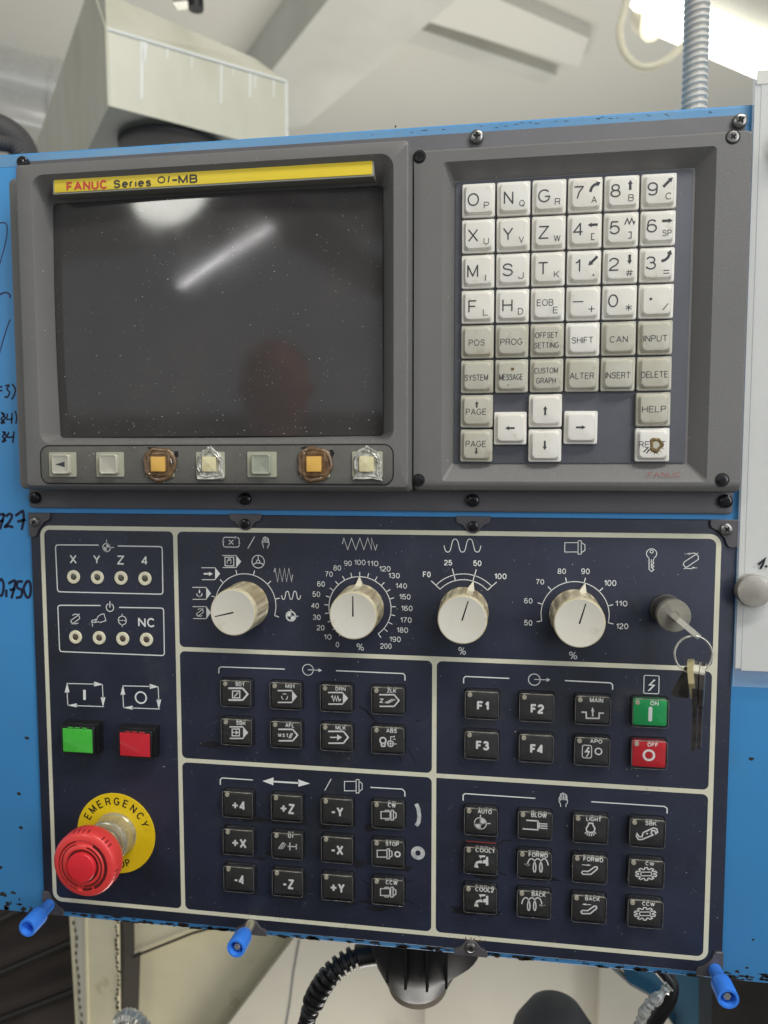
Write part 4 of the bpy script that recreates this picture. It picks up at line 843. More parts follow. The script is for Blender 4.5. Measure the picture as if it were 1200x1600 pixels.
o = pr('grime', gr, 'grime'); o['kind'] = 'stuff'
sc_l = []
for k in range(60):
    x = random.uniform(0, 385); z = random.uniform(-230, -4); a = random.uniform(0, 6.28); l = random.uniform(1, 5); sc_l.append(ribbon([(x, z), (x+l*.5*math.cos(a), z+l*.5*math.sin(a)), (x+l*math.cos(a+.3), z+l*math.sin(a+.3))], 0.12, -0.1))
mat('scratch', (110, 112, 122), 0.6)
o = pr('scratches', sc_l, 'scratch'); o['kind'] = 'stuff'

# -------- push keys: dark insert with legend under a clear cap
kproto = {}
HX, HZ = 9.5, 8.1
YI, YC = -3.1, -4.6
def pkey(cx, cz, m='key_black'):
    if m not in kproto:
        a = mk('push_key', *slab(cx-HX+.9, cx+HX-.9, cz-HZ+.9, cz+HZ-.9, 0.3, YI, 1.0, 0.35, 4), m, op, org=(cx, 0, cz))
        R = [rr(cx-HX, cx+HX, cz-HZ, cz+HZ, 1.6, 5, -0.05), rr(cx-HX, cx+HX, cz-HZ, cz+HZ, 1.6, 5, YC+1.0), rr(cx-HX+.25, cx+HX-.25, cz-HZ+.25, cz+HZ-.25, 1.5, 5, YC+.35), rr(cx-HX+.9, cx+HX-.9, cz-HZ+.9, cz+HZ-.9, 1.2, 5, YC)]
        V, F = loft(R, False, True)
        Ri = [rr(cx-HX+.7, cx+HX-.7, cz-HZ+.7, cz+HZ-.7, 1.1, 5, -0.05), rr(cx-HX+.7, cx+HX-.7, cz-HZ+.7, cz+HZ-.7, 1.1, 5, YI-.25)]
        V2, F2 = loft(Ri, False, True)
        n_ = 24; V, F = join((V, F), (V2, F2)); off = 4*n_
        F += [(k, (k+1) % n_, off+(k+1) % n_, off+k) for k in range(n_)]
        b = mk('clear_cap', V, F, 'key_clear', a, org=(cx, 0, cz), smooth=50)
        g = ribbon([(p[0], p[2]) for p in rr(cx-HX-.15, cx+HX+.15, cz-HZ-.15, cz+HZ+.15, 1.7, 4)], 0.55, -0.1, True)
        c = flat('key_gap', *g, 'slot_dark', a, org=(cx, 0, cz))
        q2 = rr(cx-HX+.35, cx+HX-.35, cz-HZ+.35, cz+HZ-.35, 1.4, 5)
        e_ = flat('cap_edge_glint', *ribbon([(p[0], p[2]) for p in q2], 0.2, YC+0.2, True), 'cap_edge_glint', a, org=(cx, 0, cz))  # rim highlight of the clear cap, painted as a pale outline
        tl = [(cx-HX+1.6+t*(2*HX-3.2)/14, cz+HZ-.45+random.uniform(-.12, .12)) for t in range(15)]
        f_ = flat('dust_glint_line', *ribbon(tl, 0.5, YC+0.05), 'edge_dust_glint', a, org=(cx, 0, cz))  # dust plus the bright highlight on the cap's top rim, painted in
        d = mk('lamp_window', *lathe([(1.3, 0), (1.25, 0.4), (1.0, 0.45), (0.95, 0.15), (0.5, 0.3)], (cx-6.6, YI, cz+5.3), 14), 'lamp_dot', a, org=(cx, 0, cz))
        kproto[m] = (a, b, c, e_, f_, d); return a
    src = kproto[m]; a = copy_obj(src[0], (cx, 0, cz), op)
    for s in src[1:]:
        q = s.copy(); COL.objects.link(q); q.parent = a; q.location = (0, 0, 0)
    return a
CXL = [120.8, 150.4, 180.0, 209.6]; CXR = [261.9, 291.5, 321.2, 351.0]; RT = [-94.7, -117.5]; RB = [-161.1, -183.8, -206.5]
YL = YI-0.12
def on_key(cx, cz, geos, m='legend_white', mk_='key_black'):
    k = pkey(cx, cz, mk_)
    if geos: flat('legend', *join(*geos), m, k, org=(cx, YL, cz))
    return k
cA = Crop(330, 1050, 7.5, -3.5); cB = Crop(490, 1050, 7.5, -3.5); cC = Crop(410, 1230, 5, -3.5); cD = Crop(880, 1040, 6.667, -3.5); cE = Crop(720, 1250, 7.0588, -3.5); cF = Crop(890, 1260, 7.0588, -3.5)
sm = 0.045
def kt(c, s, x0, y0, x1, y1, b=0.034):
    m_ = c.tx(s, x0, y0, x1, y1, YL, b)
    if len(s) > 1 and '+' not in s and '-' not in s and '.' not in s and not (s[0] == 'F' and len(s) == 2):      # refraction in the clear cap drawn in as a squashed second copy
        h_ = y1-y0; return join(m_, c.tx(s, x0+1, y0-h_*0.45, x1+1, y0-h_*0.08, YL-.02, b))
    return m_
y = YL
on_key(CXL[0], RT[0], half_box(cA, 198, 368, 425, 192, 330, False, 1.1, y)+[kt(cA, 'BDT', 284, 124, 392, 168), ln(cA, [(248, 225), (333, 225), (333, 305), (248, 305), (248, 220)], 0.7, y), ln(cA, [(268, 292), (314, 242)], 0.7, y)])
on_key(CXL[1], RT[0], half_box(cA, 776, 946, 1004, 220, 358, True, 0.8, y)+[kt(cA, 'M01', 868, 148, 972, 192), ribbon(arc(*cA(858, 292), 1.75, 55, 125, 6), 0.5, y), ribbon(arc(*cA(858, 292), 1.75, 165, 245, 6), 0.5, y), ribbon(arc(*cA(858, 292), 1.75, -70, 15, 6), 0.5, y)])
on_key(CXL[2], RT[0], half_box(cB, 168, 342, 404, 242, 378, True, 0.8, y)+[kt(cB, 'DRN', 254, 178, 374, 222), ln(cB, [(204, 298), (218, 282), (234, 342), (250, 284), (268, 342), (282, 284), (300, 342), (320, 316)], 0.6, y)])
on_key(CXL[3], RT[0], half_box(cB, 768, 945, 1000, 268, 404, False, 0.8, y)+[kt(cB, 'ZLK', 860, 198, 968, 245), kt(cB, 'Z', 770, 312, 820, 364, 0.05), ln(cB, [(835, 362), (925, 318)], 0.5, y), ln(cB, [(850, 368), (945, 325)], 0.5, y), ln(cB, [(870, 368), (958, 322)], 0.5, y)])
on_key(CXL[0], RT[1], half_box(cA, 212, 372, 432, 645, 780, True, 0.8, y)+[kt(cA, 'SBK', 290, 578, 404, 624), ln(cA, [(244, 670), (328, 670), (328, 750), (244, 750), (244, 665)], 0.7, y), ln(cA, [(250, 710), (290, 710)], 0.6, y), fl(cA, [(284, 684), (320, 711), (284, 738)], y)])
on_key(CXL[1], RT[1], half_box(cA, 784, 955, 1010, 674, 808, False, 0.9, y)+[kt(cA, 'AFL', 866, 604, 972, 652), kt(cA, 'M.S.T', 784, 722, 905, 766, 0.04), ln(cA, [(908, 778), (936, 718)], 0.55, y), ln(cA, [(926, 778), (954, 718)], 0.55, y)])
on_key(CXL[2], RT[1], half_box(cB, 168, 350, 404, 698, 836, False, 0.9, y)+[kt(cB, 'MLK', 256, 634, 376, 680), ln(cB, [(192, 768), (280, 768)], 0.7, y), fl(cB, [(274, 732), (332, 768), (274, 806)], y)])
on_key(CXL[3], RT[1], [kt(cB, 'ABS', 850, 668, 974, 716), ribbon(arc(*cB(812, 805), 1.7, 0, 360, 18)[:-1], 0.9, y, True), ln(cB, [(790, 840), (798, 872), (832, 872), (838, 835)], 0.9, y), circ(cB, 900, 842, 34, 0.7, 20, y), ln(cB, [(866, 842), (972, 846)], 0.5, y), ln(cB, [(902, 876), (902, 762), (946, 762), (946, 748)], 0.5, y), ln(cB, [(930, 790), (960, 790)], 0.5, y)])
for s, cx, cz, x0, y0, x1, y1, c in (('+4', CXL[0], RB[0], 238, 207, 292, 245, Crop(280, 1180, 2.857, -3.5)), ('+X', CXL[0], RB[1], 238, 374, 297, 414, Crop(280, 1180, 2.857, -3.5)), ('-4', CXL[0], RB[2], 247, 538, 288, 577, Crop(280, 1180, 2.857, -3.5)),
        ('+Z', CXL[1], RB[0], 144, 134, 246, 206, cC), ('-Y', CXL[2], RB[0], 542, 158, 628, 230, cC), ('-X', CXL[2], RB[1], 540, 456, 628, 530, cC), ('-Z', CXL[1], RB[2], 162, 724, 242, 794, cC), ('+Y', CXL[2], RB[2], 535, 754, 638, 826, cC)):
    on_key(cx, cz, [kt(c, s, x0-(x1-x0)*.1, y0-(y1-y0)*.05, x1+(x1-x0)*.05, y1+(y1-y0)*.05, 0.036)])
on_key(CXL[1], RB[1], [kt(cC, 'OT', 198, 366, 246, 400), ln(cC, [(124, 484), (160, 432)], 0.5, y), ln(cC, [(138, 486), (172, 436)], 0.5, y), ln(cC, [(152, 486), (184, 446)], 0.4, y), ln(cC, [(196, 464), (268, 466)], 0.6, y), ln(cC, [(214, 434), (214, 496)], 0.6, y), ln(cC, [(264, 446), (264, 488)], 0.6, y)])
def tool(c, x0, y0, x1, y1, loop=True):
    g = spindle(c, x0, y0, x1, y1, 0.6, y)
    if loop: g += [ln(c, [(x0+(x1-x0)*a, y0+(y1-y0)*b) for a, b in ((0.2, 0.2), (0.3, 0.0), (0.52, 0.0), (0.6, 0.2), (0.6, 0.8), (0.5, 1.0), (0.3, 1.0), (0.22, 0.8))], 0.5, y)]
    return g
on_key(CXL[3], RB[0], [kt(cC, 'CW', 980, 124, 1042, 160)]+tool(cC, 926, 182, 1044, 258))
on_key(CXL[3], RB[1], [kt(cC, 'STOP', 962, 430, 1066, 462), circ(cC, 1055, 526, 19, 0.9, 20, y)]+tool(cC, 896, 484, 1012, 560, False))
on_key(CXL[3], RB[2], [kt(cC, 'CCW', 962, 730, 1056, 764)]+tool(cC, 922, 784, 1042, 860))
c7 = Crop(670, 1020, 2.609, -3.5)
for s, cx, cz, x0, y0, x1, y1 in (('F1', CXR[0], RT[0], 196, 198, 245, 236), ('F2', CXR[1], RT[0], 415, 210, 470, 249), ('F3', CXR[0], RT[1], 192, 360, 246, 398), ('F4', CXR[1], RT[1], 413, 374, 468, 413)): on_key(cx, cz, [kt(c7, s, x0, y0, x1, y1, 0.05)])
on_key(CXR[2], RT[0], [kt(cD, 'MAIN', 278, 340, 418, 388), ln(cD, [(190, 486), (240, 488), (242, 550), (374, 552), (376, 496), (424, 498)], 0.8, y), ln(cD, [(308, 530), (308, 475)], 0.8, y), fl(cD, [(290, 478), (306, 432), (326, 480)], y)])
on_key(CXR[2], RT[1], [kt(cD, 'APO', 280, 770, 408, 812), ribbon([(p[0], p[2]) for p in rr(cD(200, 900)[0], cD(296, 900)[0], cD(250, 964)[1], cD(250, 832)[1], 1.0, 3)], 0.5, y, True), fl(cD, [(236, 950), (262, 908), (220, 906), (262, 846), (278, 862), (252, 884), (282, 892), (252, 952)], y), circ(cD, 368, 896, 34, 0.7, 24, y)])
on_key(CXR[3], RT[0], [kt(cD, 'ON', 908, 374, 996, 418), ln(cD, [(911, 446), (907, 566)], 2.0, y), (lambda q: disc(q[0], q[1], 1.0, y-.02, 14))(cD(911, 448)), (lambda q: disc(q[0], q[1], 1.0, y-.02, 14))(cD(907, 566))], mk_='key_green')['label'] = 'green key with a white bar, marked ON'
on_key(CXR[3], RT[1], [kt(cD, 'OFF', 878, 804, 992, 848), circ(cD, 894, 936, 54, 1.2, 30, y)], mk_='key_red')['label'] = 'red key with a white ring, marked OFF'
def sect(c, x, y_, r, a0, a1):
    cx, cz = c(x, y_); q = abs(c(x+r, y_)[0]-cx); return poly([(cx, cz)]+arc(cx, cz, q, a0, a1, 10), y)
on_key(CXR[0], RB[0], [kt(cE, 'AUTO', 186, 108, 342, 156), circ(cE, 216, 260, 66, 0.5, 30, y), sect(cE, 216, 260, 66, 0, 90), sect(cE, 216, 260, 66, 180, 270), ln(cE, [(216, 165), (216, 325)], 0.6, y), ln(cE, [(150, 262), (326, 262)], 0.6, y)])
on_key(CXR[1], RB[0], [kt(cE, 'BLOW', 776, 146, 948, 196), ln(cE, [(722, 226), (850, 234), (850, 332), (682, 320)], 0.8, y), ln(cE, [(836, 236), (856, 244), (868, 262), (866, 306), (850, 330)], 0.6, y), ln(cE, [(876, 264), (956, 268)], 0.6, y), ln(cE, [(876, 288), (956, 292)], 0.6, y), ln(cE, [(876, 312), (956, 318)], 0.6, y)])
q_ = cF(232, 250)
on_key(CXR[2], RB[0], [kt(cF, 'LIGHT', 184, 122, 352, 168), ln(cF, [(210, 206), (212, 186), (256, 190), (258, 208), (280, 246), (272, 282), (232, 292), (190, 278), (184, 244), (208, 208)], 0.75, y)]+[ln(cF, [(232+44*math.cos(math.radians(a)), 262-40*math.sin(math.radians(a))), (232+76*math.cos(math.radians(a)), 262-72*math.sin(math.radians(a)))], 0.6, y) for a in (-35, -58, -80, -102, -124, -147)])
on_key(CXR[3], RB[0], [kt(cF, 'SBK', 836, 166, 962, 214), ln(cF, [(812, 292), (926, 240), (962, 250), (972, 288), (952, 304), (940, 270), (908, 270), (902, 300), (920, 318), (800, 368), (760, 368), (738, 330), (746, 304), (768, 336), (800, 338), (812, 292)], 0.75, y), (lambda q: disc(q[0], q[1], 0.5, y, 10))(cF(856, 303))])
def tap(c, dx, dy):
    f = lambda pts: [(a+dx, b+dy) for a, b in pts]
    return [fl(c, f([(198, 614), (270, 614), (270, 632), (244, 636), (244, 668), (278, 660), (278, 630), (302, 630), (304, 728), (276, 730), (276, 706), (244, 700)]), y), fl(c, f([(222, 636), (244, 636), (244, 700), (196, 700), (176, 714), (150, 714), (172, 680), (222, 668)]), y), fl(c, f([(156, 704), (188, 716), (196, 754), (146, 744)]), y)]
k = on_key(CXR[0], RB[1], [kt(cE, 'COOL1', 162, 536, 366, 584)]+tap(cE, 0, 0)); k['label'] = 'black key with white tap, reddened at its top edge'
on_key(CXR[0], RB[2], [kt(cE, 'COOL2', 160, 968, 364, 1018)]+tap(cE, 0, 430))
mat('red_smear', (150, 60, 52), 0.5)
flat('wear_marks', *join(ribbon([(CXR[0]-8, RB[1]+8.9), (CXR[0]+8.6, RB[1]+8.8)], 0.5, -0.2)), 'red_smear', k, org=(CXR[0], -.2, RB[1]))
def coil(c, x0, x1, yb, yt, left, y=y):
    n_ = 60; pts = []
    for k in range(n_+1):
        t = k/n_; ph = -math.pi/2+t*math.pi*5; pts.append((x0+(x1-x0)*t+(x1-x0)*0.17*math.sin(ph), (yb+yt)/2-(yb-yt)/2*math.cos(ph)))
    return ribbon(c.pl(pts), 0.65, y)
on_key(CXR[1], RB[1], [kt(cE, 'FORWD', 748, 586, 960, 636), coil(cE, 762, 936, 798, 650, True), ln(cE, [(700, 712), (762, 718)], 0.5, y), fl(cE, [(694, 708), (748, 702), (760, 722), (740, 730)], y)])
on_key(CXR[1], RB[2], [kt(cE, 'BACK', 782, 1024, 936, 1070), coil(cE, 700, 866, 1222, 1080, False), ln(cE, [(868, 1160), (930, 1166)], 0.5, y), fl(cE, [(878, 1154), (936, 1166), (880, 1176)], y)])
def hook(c, dx, dy): return [ribbon(c.pl([(150+dx, 734+dy), (226+dx, 738+dy), (298+dx, 684+dy)]), 1.9*2.5/2.5*1.1*2.0*0.9, y-0.0), ]
def hook2(c, dx, dy): return [ln(c, [(a+dx, b+dy) for a, b in ((146, 716), (206, 720), (282, 668), (304, 672), (306, 694), (236, 752), (148, 752), (134, 734), (146, 716))], 0.75, y)]
on_key(CXR[2], RB[1], [kt(cF, 'FORWD', 152, 564, 372, 614), fl(cF, [(136, 642), (200, 646), (200, 640), (240, 652), (200, 662), (200, 656), (136, 650)], y)]+hook2(cF, 0, 0))
on_key(CXR[2], RB[2], [kt(cF, 'BACK', 172, 1004, 334, 1046), fl(cF, [(136, 1082), (176, 1072), (176, 1078), (238, 1084), (238, 1092), (176, 1090), (176, 1096)], y)]+hook2(cF, -8, 434))
def gear(c, x, y_, y=y):
    pts = []; n_ = 10
    for k in range(n_):
        for d, r in ((-0.36, 0.74), (-0.2, 1.0), (0.2, 1.0), (0.36, 0.74)):
            a = 2*math.pi*(k+0.5+d)/n_; pts.append((x+118*r*math.cos(a)*(1.0 if r == 1 else 0.98), y_+70*r*math.sin(a)))
    g = ribbon(c.pl(pts), 0.62, y, True)
    o_ = [(x-62+a, y_+b) for a, b in ((0, 0), (10, -20), (114, -20), (126, 0), (114, 20), (10, 20))]
    return [g, ribbon(c.pl(o_), 0.55, y, True)]
on_key(CXR[3], RB[1], [kt(cF, 'CW', 836, 616, 936, 656)]+gear(cF, 846, 748))
on_key(CXR[3], RB[2], [kt(cF, 'CCW', 800, 1058, 942, 1102)]+gear(cF, 832, 1188))

# -------- brackets holding the panel, each with its screw or stud
corner = [(0, 0), (13.6, 0), (13.7, -2.6), (12.8, -4.2), (10.2, -5.3), (8.2, -7.4), (5.9, -10.2), (5.1, -12.8), (4.1, -14.2), (2.6, -14.6), (0.5, -14.4), (0, -13.6)]
midb = [(-9.4, 0), (9.4, 0), (9.4, -2.4), (8.6, -3.7), (6.2, -4.4), (4.6, -6.2), (2.9, -8.4), (1.0, -9.3), (-1.0, -9.3), (-2.9, -8.4), (-4.6, -6.2), (-6.2, -4.4), (-8.6, -3.7), (-9.4, -2.4)]
def bracket(x, z, pts, sx, sz, parent):
    pl = [(x+sx*a, z+sz*b) for a, b in pts]; n_ = len(pl)
    cx = sum(p[0] for p in pl)/n_; cz = sum(p[1] for p in pl)/n_
    def ringy(y_, k): return [(cx+(a-cx)*k, y_, cz+(b-cz)*k) for a, b in pl]
    V, F = loft([ringy(-0.05, 1.0), ringy(-1.1, 1.0), ringy(-1.35, 0.965)], False, True); return mk('bracket', V, F, 'bracket_grey', parent, smooth=35)
bracket(-7.7, 8.9, corner, 1, 1, op); screw(-3.2, 3.5, -1.3, 2.9, 1.9, op, 25, 'screw_steel')
bracket(127, 9.4, midb, 1, 1, op); screw(127, 3.9, -1.3, 2.9, 1.9, op, 50)
bracket(256.3, 9.4, midb, 1, 1, op); screw(256.3, 4.0, -1.3, 2.9, 1.9, op, 12)
bracket(392.8, 8.9, corner, -1, 1, op); screw(386.9, 4.0, -1.3, 3.1, 1.9, op, 40, 'screw_steel')
bracket(-7.7, -241.5, corner, 1, -1, op); bracket(126.8, -242.2, midb, 1, -1, op)
bracket(256.8, -242.2, midb, 1, -1, op); screw(256.8, -236.3, -1.3, 2.9, 1.9, op, 10, 'screw_steel')
bracket(392.8, -241.0, corner, -1, -1, op)
mk('stud', *lathe([(2.6, 1.3), (2.6, 14)], (126.8, 0, -235.0), 16), 'brass_dull', op)

# ================================================================== ROTARY SWITCHES
def knob(i, ptr, label):
    cx, cz = KN[i]; e = empty('rotary_switch', (cx, 0, cz), label, 'rotary knob', 'cream rotary knobs in a row across the panel')
    N_ = 96; fl_ = 14
    def mod(a, j):
        if j in (0, 8, 9, 10): return 1.0
        c = math.cos(fl_*(a-math.radians(ptr))); return 1.0-0.05*max(0.0, c)**0.6
    pr_ = [(13.7, 0.1), (13.6, 1.0), (13.55, 4.0), (13.45, 10), (13.3, 16.8), (13.2, 17.6), (12.9, 18.0)]
    mk('grip', *lathe(pr_, (cx, 0, cz), N_, mod=mod, cap0=False, cap1=True), 'knob_side', e, smooth=22)
    f = mk('cap', *lathe([(12.95, 17.9), (13.0, 20.3), (12.75, 21.0), (12.3, 21.25), (11.9, 21.15)], (cx, 0, cz), 64, cap0=False), 'knob_face', e)
    mk('rim', *lathe([(12.3, 21.2), (12.75, 21.08), (13.06, 20.3), (13.05, 19.4)], (cx, 0, cz), 64, cap0=False, cap1=False), 'knob_rim', e)
    a = math.radians(ptr); u = (math.cos(a), math.sin(a)); v = (-u[1], u[0])
    def pt(r, s, y_): return (cx+u[0]*r+v[0]*s, y_, cz+u[1]*r+v[1]*s)
    V = [pt(12.6, -2.3, -0.2), pt(12.6, 2.3, -0.2), pt(18.4, 0, -0.2), pt(12.6, -2.3, -3.6), pt(12.6, 2.3, -3.6), pt(18.2, 0, -1.2)]
    mk('pointer', V, [(0, 1, 2), (3, 4, 5), (0, 1, 4, 3), (1, 2, 5, 4), (2, 0, 3, 5)], 'knob_cream', e, smooth=0)
    yy = -21.22
    V = [pt(-0.4, -0.42, yy), pt(-0.4, 0.42, yy), pt(10.6, 0.28, yy), pt(10.6, -0.28, yy)]
    flat('indicator_line', V, [(0, 1, 2, 3)], 'slot_dark', e)
    return e
knob(0, 194, 'cream rotary knob with stained face pointing left, under the row of mode symbols')
knob(1, 90, 'cream rotary knob pointing straight up inside the 0 to 200 percent scale')
knob(2, 73, 'cream rotary knob under the short F0, 25, 50, 100 scale')
knob(3, 74, 'cream rotary knob pointing to 90 on the 50 to 120 percent scale')

# ================================================================== ILLUMINATED PUSH BUTTONS
def lit(x0, x1, z0, z1, m, label):
    e = empty('push_button', ((x0+x1)/2, 0, z0), label, 'push button', 'two square lamp buttons on the left of the panel')
    mk('housing', *slab(x0-.7, x1+.7, z0-.7, z1+.7, 0.0, -6.0, 0.6, 0.3), 'button_black', e)
    R = [rr(x0, x1, z0, z1, .5, 3, -5.9), rr(x0, x1, z0, z1, .5, 3, -8.9), rr(x0+.3, x1-.3, z0+.3, z1-.3, .4, 3, -9.2), rr(x0+1.0, x1-1.0, z0+1.0, z1-1.3, .3, 3, -9.2), rr(x0+1.0, x1-1.0, z0+1.0, z1-1.3, .3, 3, -8.4)]
    mk('rim', *loft(R, False, True), 'button_black', e)
    mk('lens', *slab(x0+1.25, x1-1.25, z0+1.2, z1-1.6, -8.3, -9.5, .4, .35), m, e)
    for k in (0.3, 0.5, 0.72):
        c = x0+(x1-x0)*k; mk('clip', *slab(c-1.6, c+1.6, z1-1.2, z1-.6, -8.8, -9.5, .1, .1, 2, 1), m, e)
lit(13.6, 34.9, -134.3, -117.2, 'lens_green', 'green square push button in a black housing')
lit(49.8, 71.0, -134.6, -117.9, 'lens_red', 'red square push button in a black housing')

# ================================================================== EMERGENCY STOP
es = empty('emergency_stop', (42.2, 0, -186), 'red mushroom emergency stop on a round yellow plate', 'emergency stop')
ex, ez = 42.1, -186.2
mk('yellow_plate', *lathe([(25.1, 0.1), (25.1, 0.55), (24.9, 0.7)], (ex, 0, ez), 72), 'estop_yellow', es)
g = []
for k, chx in enumerate('EMERGENCY'):
    a = 151.5-16.25*k; g.append(text(chx, ex+20.3*math.cos(math.radians(a)), ez+20.3*math.sin(math.radians(a)), None, 5.0, -0.8, 0.022, rot=a-90))
flat('lettering', *join(*g), 'slot_dark', es, label='word EMERGENCY')
g = []
for k, chx in enumerate('STOP'):
    a = -105+12.5*k; g.append(text(chx, ex+19.2*math.cos(math.radians(a)), ez+19.2*math.sin(math.radians(a)), None, 4.6, -0.8, 0.022, rot=a+90))
flat('lettering', *join(*g), 'slot_dark', es, label='word STOP')
mk('collar', *lathe([(13.4, 0.6), (13.4, 2.2), (12.9, 3), (12.7, 10.6), (12.3, 11.4), (11.6, 11.8), (11.4, 14.2), (9.6, 14.6), (9.4, 16.2), (10.2, 16.6), (10.2, 18.0), (9, 18.5), (8.6, 22)], (ex, 0, ez), 56, cap0=False), 'brass_dull', es, smooth=25)
hx, hz = ex-2.6, ez-2.3
hd = [(9.0, 19.2), (15.5, 19.6), (18.4, 20.6), (19.6, 22.4), (20.0, 24.6), (20.0, 29.4), (19.7, 30.8), (18.9, 31.8), (17.4, 32.3), (15.6, 32.6), (15.3, 32.2), (13.4, 32.3), (13.1, 32.8), (11.0, 33.2), (10.3, 33.4), (10.1, 32.8), (9.2, 32.7)]
hd = [(a*(0.955 if a > 12 else 1), b) for a, b in hd]
mk('mushroom_head', *lathe(hd, (hx, 0, hz), 72, cap0=False), 'estop_red', es, smooth=50)
mk('centre_disc', *lathe([(8.4, 32.6), (8.4, 34.6), (8.1, 35.0), (7.2, 35.2)], (hx, 0, hz), 56, cap0=False), 'estop_disc', es)
g = [ringf(hx, hz, 8.5, 9.5, -32.95, 48), ribbon(arc(hx, hz, 13.9, -62, 62, 36), 1.5, -32.75), ribbon(arc(hx, hz, 14.4, 105, 255, 40), 0.45, -32.8), ribbon(arc(hx, hz, 12.6, 105, 255, 40), 0.45, -32.85), ribbon(arc(hx, hz, 11.6, -85, 75, 40), 0.9, -33.35), ribbon(arc(hx, hz, 13.8, 268, 292, 8), 1.4, -32.75)]
flat('grooves', *join(*g), 'groove_red', es)
g = []
for a in list(range(82, 112, 9))+list(range(38, 62, 8))+[-8, -16, -24]:
    c, s = math.cos(math.radians(a)), math.sin(math.radians(a)); g.append(([(hx+18.75*c-0.35*s, -31.2, hz+18.75*s+0.35*c), (hx+18.75*c+0.35*s, -31.2, hz+18.75*s-0.35*c), (hx+19.35*c+0.35*s, -28.4, hz+19.35*s-0.35*c), (hx+19.35*c-0.35*s, -28.4, hz+19.35*s+0.35*c)], [(0, 1, 2, 3)]))
flat('rim_notches', *join(*g), 'groove_red', es)

# ================================================================== KEY SWITCH, KEY, RING
lx, lz = 358.4, -39.2
ks = empty('key_switch', (lx, 0, lz), 'round steel key lock at the right end of the knob row', 'key switch')
mk('housing', *lathe([(8.2, 0), (8.2, 1.6), (7.6, 2.2), (7.4, 12), (7.4, 15.0)], (lx, 0, lz), 90, mod=lambda a, j: 1+(0.012*math.sin(45*a) if j < 3 else 0), cap0=False), 'rubber_dark', ks)
mk('lock_face', *lathe([(8.3, 12.8), (8.4, 16.8), (8.1, 17.3), (2.6, 17.3), (2.4, 16.8)], (lx, 0, lz), 48, cap0=False), 'steel_brushed', ks)
kd = Vector((0.76, 0, -0.65))     # direction of the key blade's width
def plate3(outline, org, u, v, th):  # outline in (a,b) along u,v; extruded along u x v
    nn = u.cross(v).normalized()*th/2; n_ = len(outline)
    A = [org+u*a+v*b-nn for a, b in outline]; B = [org+u*a+v*b+nn for a, b in outline]
    V = [tuple(p) for p in A+B]; F = [(i, (i+1) % n_, n_+(i+1) % n_, n_+i) for i in range(n_)]+[tuple(range(n_)), tuple(range(n_, 2*n_))]
    return V, F
bow = [(15, -3), (21, -3), (24, -6.5), (30, -8.2), (38, -8.2), (45, -6.5), (48, -3), (48, 3), (45, 6.5), (38, 8.2), (30, 8.2), (24, 6.5), (21, 3), (15, 3)]
# the key stands in the lock, seen along its edge
tag(mk('lock_key', *plate3(bow, Vector((lx, 0, lz)), Vector((0, -1, 0)), kd, 2.6), 'key_steel', None, smooth=0), 'steel key standing in the lock, seen edge on', 'key')
rc_ = P(1083, 1022, -47); RR = 8.6
rp = [(rc_[0]+RR*math.cos(t*math.pi/24), -47+1.2*math.sin(t*math.pi/24)*0.5+0.8*math.cos(t*math.pi/24), rc_[1]+RR*math.sin(t*math.pi/24)) for t in range(49)]
tag(mk('key_ring', *join(tube(rp, 0.42, 10, False), tube([(a, b-0.7, c) for a, b, c in rp], 0.42, 10, False)), 'steel', None, smooth=60), 'thin steel split ring hanging from the key in the lock', 'key ring')
def hkey(px, top, mid, bot, wd, m, label, tilt=0.0, wide=False):
    a = P(px, top, -46); b = P(px+tilt*(mid-top), mid, -46); c = P(px+tilt*(bot-top), bot, -46); w_ = wd
    e = empty('hanging_key', (b[0], -46, c[1]), label, 'key', 'keys hanging on the ring')
    org = Vector((a[0], -46, a[1])); dn = Vector((c[0]-a[0], 0, c[1]-a[1])); L_ = dn.length; dn.normalize()
    dp = Vector((0.32, 0.95, 0)) if not wide else Vector((-0.95, 0.3, 0))
    Lb = math.hypot(b[0]-a[0], b[1]-a[1])
    o1 = [(0, -3), (2.5, -6.5), (Lb*0.5, -8), (Lb*0.9, -6.5), (Lb, -3), (Lb, 3), (Lb*0.9, 6.5), (Lb*0.5, 8), (2.5, 6.5), (0, 3)]
    if wide: o1 = [(0, -1), (Lb, -1), (Lb*1.0, 6.2), (Lb*0.9, 6.6), (1, 1.6)]
    mk('bow', *plate3(o1, org, dn, dp, w_), m, e, smooth=0)
    if not wide and m == 'key_dark': mk('bow_rim', *plate3([(0, -3.2), (2.2, -6.8), (3.2, -6.8), (1.2, -3.2), (1.2, 3.2), (0, 3.2)], org, dn, dp, w_+.3), 'key_steel', e, smooth=0)
    if L_ > Lb+2:
        teeth = [(Lb-1, -3), (L_, -2.2), (L_, 1)] + [(L_-(L_-Lb)*k/9, 3.2 if k % 2 else 1.8) for k in range(1, 9)] + [(Lb-1, 3.4)]
        mk('blade', *plate3(teeth, org, dn, dp, w_*0.85), 'key_dark', e, smooth=0)
hkey(1089, 1036, 1103, 1171, 2.3, 'key_dark', 'dark steel key in the middle of the bunch, its blade hanging straight down', -0.04)
hkey(1099, 1038, 1104, 1168, 2.0, 'key_dark', 'dark steel key at the right of the bunch', -0.055)
hkey(1079, 1032, 1090, 1090, 2.6, 'key_brass', 'short brass key standing edge on at the left of the bunch', 0.12)
hkey(1075, 1040, 1090, 1090, 1.6, 'key_dark', 'dark fan shaped key lying behind the short brass one', -0.05, True)

